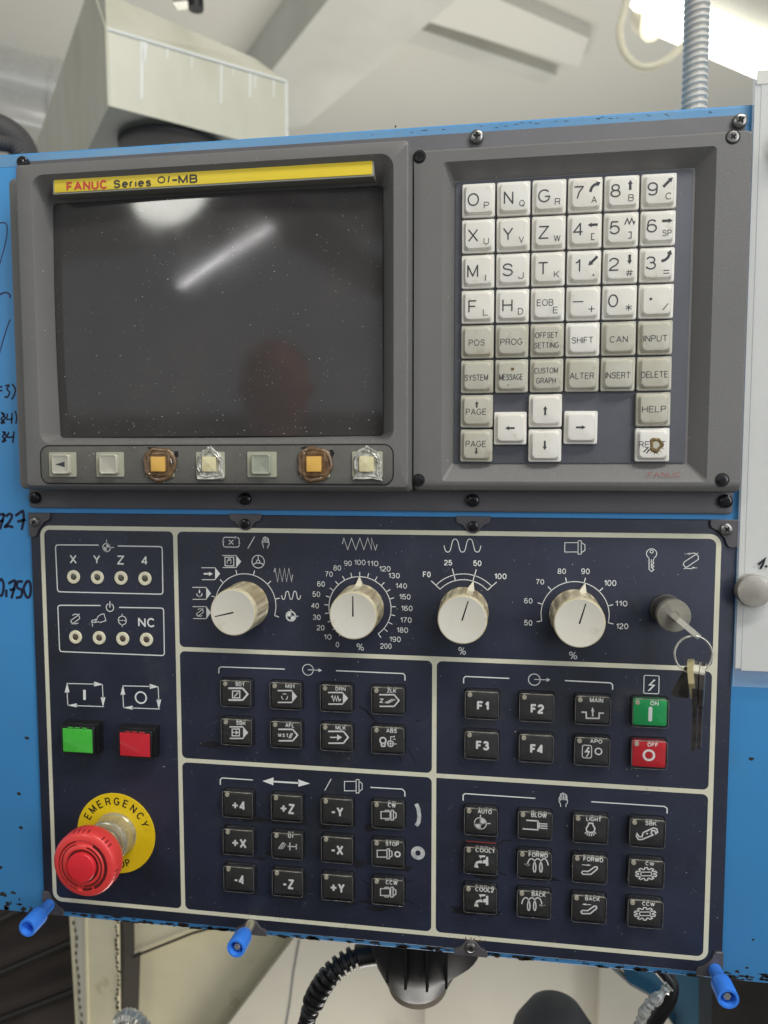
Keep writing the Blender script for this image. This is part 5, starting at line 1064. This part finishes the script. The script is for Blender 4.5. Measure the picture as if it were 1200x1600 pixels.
# ================================================================== BLUE WIRE SLEEVES on the studs
def sleeve(x, z, L_, dx, dz, label, stud=True, pr_=None):
    e = empty('wire_sleeve', (x, 0, z), label, 'wire sleeve', 'blue plastic sleeves pushed over the lower screws')
    pr_ = pr_ or [(3.1, 1.6), (3.2, 9.6), (4.5, 11.5), (4.75, 13), (4.75, L_-.5), (4.6, L_), (3.5, L_), (3.3, L_-.4), (3.2, L_-6)]
    V, F = lathe(pr_, (x, 0, z), 36, cap0=False)
    V = [(a+dx*(-b)/L_, b, c+dz*(-b)/L_) for a, b, c in V]
    V = [(x+dx*(-b)/L_+(a-x-dx*(-b)/L_)*1.13, b, z+dz*(-b)/L_+(c-z-dz*(-b)/L_)*1.13) for a, b, c in V]
    mk('sleeve', V, F, 'sleeve_blue', e, smooth=40)
    if stud:
        V, F = lathe([(2.1, L_-6.5), (2.1, L_-2.0), (1.5, L_-1.4)], (x+dx*.8, 0, z+dz*.8), 6); mk('stud_tip', V, F, 'steel', e)
    else:
        V, F = lathe([(3.1, L_-8.0), (2.9, L_-7.8)], (x+dx*.8, 0, z+dz*.8), 20); mk('inner_wall', V, F, 'sleeve_inside', e)
sleeve(-2.6, -234.6, 24, 0, -0.6, 'blue plastic sleeve on the lower left corner, empty and dark inside', False)
sleeve(126.6, -235.6, 24.5, -0.8, 1.0, 'blue plastic sleeve under the middle of the panel with a bright stud inside', True, [(2.9, 9), (4.0, 11.5), (4.7, 14), (4.75, 24), (4.6, 24.5), (3.5, 24.5), (3.3, 24.1), (3.2, 18)])
sleeve(388.6, -236.2, 24, 0, 0.4, 'blue plastic sleeve on the lower right corner with a small stud inside', True)

# ================================================================== PAPER IN A CLEAR POCKET with magnets
pk = empty('document_pocket', (480, 0, -80), 'white paper sheets in a clear pocket held right of the panels by magnets', 'document')
def boxv(x0, x1, y0, y1, z0, z1):
    V = [(x, y_, z) for x in (x0, x1) for y_ in (y0, y1) for z in (z0, z1)]
    return V, [(0, 1, 3, 2), (4, 5, 7, 6), (0, 1, 5, 4), (2, 3, 7, 6), (0, 2, 6, 4), (1, 3, 7, 5)]
pxl = 393.4
mk('paper', *boxv(pxl+0.5, 640, -0.6, -0.9, -69.5, 228), 'paper', pk, smooth=0)
mk('paper', *boxv(pxl+3.4, 640, -0.95, -1.15, -70.5, 229.5), 'paper', pk, smooth=0)
mat('paper_top', (232, 228, 212), 0.5)
mk('folded_edge', *boxv(pxl+1.0, 640, -1.2, -1.5, 226, 232.5), 'paper_top', pk, smooth=0)
m = bpy.data.materials.new('pocket_film'); m.use_nodes = True; nt = m.node_tree; b = nt.nodes['Principled BSDF']
b.inputs['Base Color'].default_value = lin((205, 215, 225)); b.inputs['Roughness'].default_value = 0.2; b.inputs['Alpha'].default_value = 0.14; M['pocket_film'] = m
mk('pocket_film', *boxv(pxl-0.6, 645, -1.7, -1.8, -79.0, 233.5), 'pocket_film', pk, smooth=0)
mk('pocket_edge', *boxv(pxl-0.9, pxl-0.3, -1.5, -1.9, -79.2, 233.5), 'pocket_film', pk, smooth=0)
W_ = Crop(1000, 850, 4.0, -2)
flat('handwriting', *join(ribbon(W_.pl([(738, 128), (760, 112), (782, 92), (770, 124), (752, 156)]), 1.1, -1.98), (lambda q: disc(q[0], q[1], .7, -1.98, 10))(W_(790, 140)), (lambda q: disc(q[0], q[1], .25, -1.98, 8))(W_(712, 144))), 'soot', pk)
g = []
for k in range(5):
    q = Crop(1000, 850, 4.0, -2)(728+22*k, 862); g.append(ringf(q[0], q[1], 0.7, 0.95, -1.98, 12))
mat('film_print', (120, 150, 185), 0.5)
flat('embossed_print', *join(*g), 'film_print', pk)
def magnet(x, z, r, label):
    tag(mk('magnet', *lathe([(r-.3, 1.9), (r, 2.3), (r, 7.2), (r-.25, 7.6), (r-.6, 7.7)], (x, 0, z), 56), 'magnet', None, smooth=25), label, 'magnet', 'round steel magnets on the pocket')
magnet(399.8, -27.3, 8.3, 'round steel magnet on the left edge of the paper, level with the knobs')
magnet(411.5, 195.2, 8.3, 'round steel magnet at the top of the paper, cut by the picture edge')

# ================================================================== BACKGROUND above
ZC = 2300.0
c = flat  # keep the name short below
V, F = boxv(-9000, 9000, -6000, 16000, ZC, ZC+60); o = mk('ceiling', V, F, 'ceiling_paint', None, smooth=0); o['kind'] = 'structure'
def beam(p0, p1, p2, p3, drop, label, m='beam_paint'):
    zb = ZC-drop; q = [PZ(*p, zb) for p in (p0, p1, p2, p3)]
    V = [(a, b, zb) for a, b in q]+[(a, b, ZC-1) for a, b in q]
    F = [(0, 1, 2, 3), (0, 1, 5, 4), (1, 2, 6, 5), (2, 3, 7, 6), (3, 0, 4, 7)]
    o = mk('ceiling_beam', V, F, m, None, smooth=0); tag(o, label, 'ceiling beam')
beam((560, -60), (880, -140), (480, 195), (330, 230), 260, 'broad grey ceiling beam running away behind the machine head cover')
mat('ceiling_light_tone', (206, 204, 194), 0.8)
beam((690, -40), (920, 60), (905, 105), (655, 30), 70, 'shallow pale ceiling panel right of the broad beam', 'ceiling_light_tone')
beam((640, 40), (870, 118), (850, 132), (610, 58), 60, 'thin ceiling strip below the pale panel')
# lamp fitting over the right side
lp = empty('ceiling_lamp', (1300, 1800, 1400), 'long lit fluorescent lamp fitting at the upper right', 'lamp')
def ray(x, y_, t): d = ROT @ Vector(((x-600)/FPX, -(y_-800)/FPX, -1.0)); return CAM + d*t
a0 = ray(1018, 8, 1750); a1 = ray(1330, 135, 1500); ax = (a1-a0).normalized(); sd = ax.cross(Vector((0, 0, 1))).normalized(); up = sd.cross(ax)
def troff(hw, h0, h1, m, name, inset=0):
    V = []
    for p in (a0+ax*inset, a1-ax*inset):
        for s, h in ((-hw, h0), (-hw*0.8, h1), (hw*0.8, h1), (hw, h0)): V.append(tuple(p+sd*s+up*h))
    mk(name, V, [(0, 1, 2, 3), (4, 5, 6, 7), (0, 1, 5, 4), (1, 2, 6, 5), (2, 3, 7, 6), (3, 0, 4, 7)], m, lp, smooth=0)
troff(95, 10, -35, 'diffuser_lit', 'diffuser'); troff(80, 60, 11, 'beam_paint', 'housing', 10)
mk('end_cap', *tube([a0-ax*30, a0-ax*8, a0+ax*30], lambda i: (30, 62, 70)[i], 16), 'cable_cream', lp)
cp = [ray(*p) for p in ((985, -25, 1500), (975, 18, 1500), (968, 50, 1500), (977, 85, 1490), (1002, 105, 1480), (1035, 98, 1480), (1066, 72, 1490), (1100, 40, 1500))]
tag(mk('lamp_cable', *tube(spline(cp, 8), 7.5, 12), 'cable_cream', None, smooth=60), 'cream cable looping down from the lamp fitting', 'cable')
# corrugated conduit out of the cabinet top
b0_ = P(1086, 165, 70); t0_ = P(1086, -40, 70)
path = []; nn_ = 0; rib = []
z = 212.0; xx = b0_[0]-0.5
while z < 330:
    path += [(xx, 70, z), (xx, 70, z+1.2), (xx, 70, z+2.0), (xx, 70, z+2.9)]; rib += [7.2, 7.2, 6.0, 6.0]; z += 3.7
V, F = tube(path, lambda i: rib[i], 24); V = [(a, b, c_+0.13*(a-xx)+0.0) for a, b, c_ in V]
tag(mk('corrugated_conduit', V, F, 'conduit_grey', None, smooth=40), 'pale ribbed conduit rising from the cabinet top', 'conduit')
# machine head cover
A = ray(170, 165, 1000); zb = A.z
def onz(x, y_, Z): a, b = PZ(x, y_, Z); return Vector((a, b, Z))
Bp = onz(470, 244, zb)
fn = (Bp-A); fn.z = 0; fn.normalize(); nrm = Vector((fn.y, -fn.x, 0))      # front plane: vertical through A and B
def onplane(x, y_, o_, n_):
    d = (ray(x, y_, 1)-CAM); t = (o_-CAM).dot(n_)/d.dot(n_); return CAM+d*t
def onfront(x, y_): return onplane(x, y_, A, nrm)
A2 = onfront(166, 45); B2 = onfront(447, 128); back = Vector((-nrm.x, -nrm.y, 0))
if (A+back*10-CAM).length < (A-CAM).length: back = -back
A3 = A2 + back*70 + Vector((0, 0, 90)); B3 = B2 + back*70 + Vector((0, 0, 60)) - fn*20
Eb = onz(133, 243, zb); ln_n = (A2-A).cross(Eb-A).normalized()
Lb = onplane(38, 280, A, ln_n); Lt = onplane(137, -15, A, ln_n); At = onplane(164, -15, A, ln_n)
Bp2 = Vector((B2.x, B2.y, zb)); Bb = Bp2+back*300; Bt = B3+back*230
V = [A, Bp2, B2, A2, A3, B3, Eb, Lb, Lt, At, Bb, Bt]
hc = empty('machine_head_cover', tuple(Vector((A.x+100, A.y+150, zb))), 'cream sheet metal cover of the machine head above the cabinet, streaked with white drips', 'machine cover')
mk('cover_shell', [tuple(v) for v in V], [(0, 1, 2, 3), (3, 2, 5, 4), (0, 3, 9, 8, 7, 6), (1, 10, 11, 5, 2), (3, 4, 9)], 'cream_cover', hc, smooth=0)
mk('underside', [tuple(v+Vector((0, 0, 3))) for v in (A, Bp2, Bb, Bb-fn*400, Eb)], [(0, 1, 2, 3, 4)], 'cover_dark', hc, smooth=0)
e1 = tube([A2, B2], 3.0, 8); e2 = tube([A, A2, A3], 2.0, 8); e3 = tube([B2, Bp2], 2.4, 8)
mk('edge_bead', *join(e1, e3), 'drip_white', hc, smooth=60); mk('corner_edge', *e2, 'cream_cover', hc, smooth=60)
dr = []
for px, y0, y1, wpx in ((222, 60, 155, 6), (346, 95, 162, 5), (391, 108, 152, 6), (399, 112, 138, 4), (428, 124, 152, 4), (226, 62, 95, 9), (300, 84, 108, 3), (262, 72, 92, 4), (365, 100, 118, 3)):
    a_ = onfront(px, y0); b_ = onfront(px-1, y1); w2 = wpx*0.8; s = fn*w2/2; of = nrm*(-0.6) if (CAM-A).dot(nrm) < 0 else nrm*0.6
    flat_ = (([tuple(a_-s+of), tuple(a_+s+of), tuple(b_+s*.7+of), tuple(b_-s*.7+of)], [(0, 1, 2, 3)]))
    mk('drip_streak', *flat_, 'drip_white', hc, smooth=0)
ctr = onz(230, 206, zb-10)
mk('motor_bottom', *lathe([(80, 1), (80, -6), (74, -8)], (ctr.x, ctr.y+84, zb), 48, axis='Z'), 'rubber_dark', hc)
# lamp/connector block above the cover
q = ray(285, -6, 1150)
cb = empty('cable_connector', tuple(q), 'small black and steel connector on top of the machine head cover', 'connector')
mk('body', *boxv(q.x-12, q.x+12, q.y-10, q.y+10, q.z-14, q.z+14), 'steel', cb, smooth=0); mk('plug', *lathe([(12, -22), (12, 30)], (q.x+22, q.y, q.z), 20, axis='Z'), 'black_plastic', cb)
# ventilation duct
d0 = ray(-260, 60, 2300); d1 = ray(230, 186, 2600); 
dax = (d1-d0).normalized(); L_ = (d1-d0).length
dt = empty('ventilation_duct', tuple((d0+d1)/2), 'round galvanised ventilation duct at the upper left', 'duct')
N_ = 24; pth = [d0+dax*L_*k/N_ for k in range(N_+1)]
mk('pipe', *tube(pth, 112, 48), 'duct_steel', dt, smooth=60)
for t in (0.15, 0.38, 0.45, 0.68): mk('seam_band', *tube([d0+dax*(L_*t-9), d0+dax*(L_*t-7), d0+dax*(L_*t+7), d0+dax*(L_*t+9)], lambda i: (112, 117, 117, 112)[i], 48, False), 'duct_steel', dt, smooth=60)
# dark cable chain left
pts = [ray(*p) for p in ((-60, 192, 760), (-20, 196, 770), (12, 208, 780), (32, 228, 790), (44, 262, 800))]
tag(mk('cable_chain', *tube(spline(pts, 6), lambda i: 15, 24), 'rubber_dark', None, smooth=30), 'dark grey bent cable guide at the left above the cabinet', 'cable guide')
pts = [ray(*p) for p in ((-40, 222, 700), (0, 224, 700), (24, 232, 705), (44, 260, 712))]
tag(mk('ribbed_hose', *tube(spline(pts, 12), lambda i: 7+(0.6 if i % 2 else 0), 18), 'rubber_dark', None, smooth=30), 'thin black ribbed hose under the dark cable guide', 'hose')

# ================================================================== BACKGROUND below
def prism(name, px, Y, th, m, parent=None, label=None):
    pl = [P(a, b, Y) for a, b in px]; n_ = len(pl)
    V = [(a, Y, b) for a, b in pl]+[(a, Y+th, b) for a, b in pl]
    F = [(i, (i+1) % n_, n_+(i+1) % n_, n_+i) for i in range(n_)]+[tuple(range(n_)), tuple(range(n_, 2*n_))]
    return mk(name, V, F, m, parent, smooth=0, label=label)
fl_ = mk('floor', *boxv(-6000, 6000, -3000, 9000, -1460, -1400), 'floor_dark', None, smooth=0); fl_['kind'] = 'structure'
mc = empty('machine_column', (130, 420, -600), 'cream painted machine frame with grooves and oily stains below the cabinet', 'machine frame')
prism('post', [(106, 1390), (182, 1390), (186, 1700), (124, 1700)], 300, 60, 'cream_machine', mc)
prism('groove', [(116, 1395), (133, 1395), (139, 1690), (127, 1690)], 299.2, 2, 'sheet_grey', mc); 
prism('groove', [(130, 1395), (134, 1395), (140, 1690), (136, 1690)], 298.6, 1.5, 'cream_machine', mc)
ch = []
for k in range(14):
    q = P(116+k*0.9+random.uniform(-2, 2), 1442+k*12, 298); ch.append(([(v[0], 298.1, v[2]) for v in chip(q[0], q[1], 1.3, 3.0, 0)[0]], chip(0, 0, 1, 1, 0)[1]))
for k in range(26):
    q = P(182+random.uniform(-1.5, 3), 1442+k*7, 297); ch.append(([(v[0], 297.9, v[2]) for v in chip(q[0], q[1], random.uniform(1, 2.4), 2.4, 0)[0]], chip(0, 0, 1, 1, 0)[1]))
V, F = join(*ch); o = flat('chipped_paint', V, F, 'paint_chip', mc); o['kind'] = 'stuff'
prism('dark_slot', [(179, 1390), (192, 1390), (194, 1500), (188, 1700), (182, 1700)], 306, 40, 'paint_chip', mc)
prism('upper_panel', [(190, 1380), (560, 1380), (480, 1432), (300, 1452), (196, 1496)], 330, 80, 'cream_machine', mc)
ln_ = [P(a, b, 328) for a, b in ((192, 1502), (215, 1492), (300, 1458), (420, 1424))]
flat('oil_line', *ribbon(ln_, 3.0, 327.5), 'groove_dark', mc)
prism('lower_panel', [(190, 1494), (300, 1448), (470, 1425), (1010, 1425), (1010, 1760), (186, 1760)], 345, 60, 'cream_machine', mc)
prism('shaded_panel', [(462, 1462), (690, 1440), (690, 1760), (236, 1760)], 322, 20, 'sheet_grey', mc, label='greyer panel with a diagonal edge, drawn for a shaded area')  # shaded area of the frame, built as a greyer sheet
prism('side_sheet', [(668, 1430), (948, 1430), (948, 1760), (660, 1760)], 305, 20, 'sheet_grey', mc, label='pale grey sheet')
st = [P(a, b, 320) for a, b in ((467, 1470), (458, 1520), (452, 1570), (440, 1640))]
flat('oil_line', *ribbon(st, 2.0, 321.3), 'bezel_grey', mc)
tb = empty('machine_bed', (-60, 420, -640), 'dark oily machine bed with round rods at the lower left', 'machine bed')
prism('bed_plate', [(-320, 1385), (112, 1385), (126, 1800), (-320, 1800)], 420, 40, 'floor_dark', tb)
for p0, p1 in (((-60, 1548), (120, 1470)), ((-60, 1618), (128, 1545)), ((-60, 1470), (60, 1410))):
    a_ = P(*p0, 405); b_ = P(*p1, 405); mk('rod', *tube([(a_[0], 405, a_[1]), (b_[0], 405, b_[1])], 6.0, 16), 'rod_dark', tb, smooth=60)
# socket housing with knurled ring, hose
sk_ = empty('cable_socket', (300, 60, -250), 'black plastic socket housing under the cabinet with a knurled metal ring', 'socket')
SY = 48
Zs = lambda px, py: P(px, py, SY-12)
def ell(cxp, cyp, rxp, rz3, zz, n=40, k=1.0):
    c0 = Zs(cxp, cyp); r = abs(Zs(cxp+rxp, cyp)[0]-c0[0])
    c0 = (c0[0]+0.0, c0[1]); return [(c0[0]+r*k*math.cos(2*math.pi*i/n), SY+rz3*k*math.sin(2*math.pi*i/n), zz) for i in range(n)]
z1 = Zs(650, 1488)[1]; z2 = Zs(650, 1520)[1]; z3 = Zs(650, 1545)[1]; z4 = Zs(650, 1552)[1]
mk('housing', *loft([ell(665, 1500, 88, 34, -236), ell(662, 1500, 88, 34, z1-2), ell(650, 1518, 68, 28, z2+1), ell(650, 1540, 54, 24, z3+1), ell(650, 1550, 46, 22, z4+.5)], True, True), 'black_plastic', sk_, smooth=50)
z5 = Zs(650, 1556)[1]; z6 = Zs(650, 1566)[1]
mk('knurled_ring', *loft([[(a+0.35*math.cos(i*math.pi)*(a-Zs(652, 1550)[0])/20, b, c_) for i, (a, b, c_) in enumerate(ell(650, 1550, 46, 21, zz, 120))] for zz in (z4+.4, z5-2.0)]+[ell(650, 1556, 43, 18, z6+1.0, 120)], True, True), 'knurled', sk_, smooth=15)
for xx_ in (612, 640, 672, 700):
    q = Zs(xx_, 1505); mk('rib', *boxv(q[0]-.8, q[0]+.8, SY-34.5-(1 if 620 < xx_ < 690 else -3), SY-30, z2+6, -240), 'black_plastic', sk_, smooth=0)
hp = [P(a, b, Y_) for a, b, Y_ in ((600, 1488, 50), (560, 1494, 46), (536, 1506, 42), (515, 1524, 38), (500, 1545, 36), (488, 1570, 36), (479, 1600, 38), (474, 1650, 40))]
hp = [(q[0], Y_, q[1]) for q, Y_ in zip(hp, (50, 46, 42, 38, 36, 36, 38, 40))]
hs = spline(hp, 16)
def hr(i):
    if i < 14: return 7.0
    if i > 78: return 5.4+0.35*math.sin(i*1.7)+0.3*math.sin(i*0.6)
    return 7.1 if (i % 7) < 4 else 4.6
tag(mk('ribbed_hose', *tube(hs, hr, 22), 'hose_black', None, smooth=35), 'black ribbed hose bending down from the socket, wrapped with tape', 'hose')
# round dark knob
q = ray(866, 1628, 560)
tag(mk('dark_lever_knob', *lathe([(10, 62), (20, 55), (31, 38), (38, 8), (43, -40), (44, -120)][::-1], (q.x, q.y, q.z-28), 36, axis='Z'), 'rubber_dark', None, smooth=60), 'dark rounded rubber knob at the bottom edge, out of focus', 'knob')
tp = empty('teal_bracket', (400, 300, -420), 'dark teal machine side with a black stained edge at the lower right', 'machine frame')
prism('side_plate', [(944, 1440), (1125, 1440), (1125, 1760), (1050, 1600), (1010, 1560), (985, 1545)], 280, 30, 'teal_panel', tp)
prism('stained_corner', [(940, 1500), (985, 1540), (1022, 1560), (1058, 1610), (1060, 1760), (930, 1760), (936, 1600)], 276, 12, 'sheet_grey', tp)
prism('dark_panel', [(1112, 1440), (1330, 1440), (1330, 1760), (1112, 1760)], 240, 60, 'rod_dark', tp)
hp = [(1030, 1512, 60), (1048, 1536, 58), (1044, 1564, 56), (1024, 1596, 56), (1008, 1640, 58)]
hp = [(P(a, b, Y_)[0], Y_, P(a, b, Y_)[1]) for a, b, Y_ in hp]
tag(mk('wrapped_cable', *tube(spline(hp, 8), lambda i: 4.6, 16), 'hose_black', None, smooth=60), 'black cable looping under the right of the cabinet', 'cable')
hp = [(1046, 1540, 50), (1030, 1556, 48), (1010, 1575, 48), (996, 1610, 50)]
hp = [(P(a, b, Y_)[0], Y_, P(a, b, Y_)[1]) for a, b, Y_ in hp]
tag(mk('tape_tail', *tube(spline(hp, 8), lambda i: 2.6+random.uniform(-.7, 1.2), 7), 'clear_glue', None, smooth=0), 'crumpled clear tape wound on the looping black cable', 'tape')
hp = [(186, 1596, 120), (200, 1588, 118), (216, 1596, 118), (236, 1620, 120)]
hp = [(P(a, b, Y_)[0], Y_, P(a, b, Y_)[1]) for a, b, Y_ in hp]
tag(mk('steel_clamp', *tube(spline(hp, 8), lambda i: 5.5+(i % 2)*0.8, 9), 'steel', None, smooth=0), 'bright steel clamp cut by the bottom edge of the picture', 'clamp')

# ================================================================== PHOTOGRAPHER (seen only as a dim reflection in the screen)
pe = empty('person', (-40, -780, -700), 'person in a dark shirt bending towards the panel, seen dimly in the screen glass', 'person')
def er(cx, cy, cz, rx, ry, n=28): return [(cx+rx*math.cos(2*math.pi*i/n), cy+ry*math.sin(2*math.pi*i/n), cz) for i in range(n)]
hd_ = [(-64, 34, 40), (-40, 46, 52), (-15, 58, 66), (10, 66, 78), (40, 72, 88), (70, 74, 92), (100, 70, 90), (125, 58, 76), (143, 38, 50), (150, 12, 16)]
V, F = loft([er(-40, -780-(4 if z > 0 else 0), 60+z, a, b) for z, a, b in [(-120, 52, 54), (-95, 50, 52), (-75, 50, 52)]+hd_], True, True)
V = [(x, y_+ (14*math.exp(-((x+40)/11)**2-((z-95)/22)**2) if y_ > -760 else 0), z) for x, y_, z in V]
mk('head', V, F, 'skin', pe, smooth=80)
for sx in (-1, 1): mk('ear', *lathe([(4, -6), (13, -3), (14, 3), (5, 6)], (-40+sx*73, -785, 112), 14), 'skin', pe, smooth=60)
V, F = loft([er(-40, -800, 60+z, a, b) for z, a, b in ((95, 66, 70), (112, 70, 78), (130, 60, 72), (148, 42, 54), (158, 12, 16))], True, True); mk('hair', V, F, 'hair', pe, smooth=70)
V, F = loft([er(-40, -790, z, a, b) for z, a, b in ((-700, 160, 105), (-560, 165, 110), (-400, 170, 115), (-250, 190, 118), (-140, 205, 105), (-90, 180, 88), (-55, 110, 70), (-38, 60, 58))], True, True); mk('shirt', V, F, 'shirt', pe, smooth=70)

# unseen dark shapes added behind the photographer to shape the screen's reflection
o = tag(mk('rear_dark_block', *loft([rr(-5200, 2600, -1400, 40, 60, 4, -4300), rr(-5200, 2600, -1400, 40, 60, 4, -3700), rr(-5140, 2540, -1340, -20, 40, 4, -3640)], True, True), 'rubber_dark', None), 'long dark block added unseen behind the photographer to darken the screen reflection', 'unseen block')
for x0_, w_, lab in ((-900, 260, 'unseen dark beam added behind the photographer to streak the screen reflection'), (300, 420, 'wide unseen dark beam added behind the photographer to darken the screen reflection')):
    V = [(x0_+dx_, y_, z_) for (dx_, y_) in ((-700, -1500), (w_-700, -1500), (w_+900, -6000), (900, -6000)) for z_ in (1500, 1800)]
    tag(mk('ceiling_beam', V, [(0, 2, 4, 6), (1, 3, 5, 7), (0, 1, 3, 2), (2, 3, 5, 4), (4, 5, 7, 6), (6, 7, 1, 0)], 'rubber_dark', None, smooth=0), lab, 'ceiling beam')  # added unseen beam that shapes the screen reflection, not a real ceiling beam
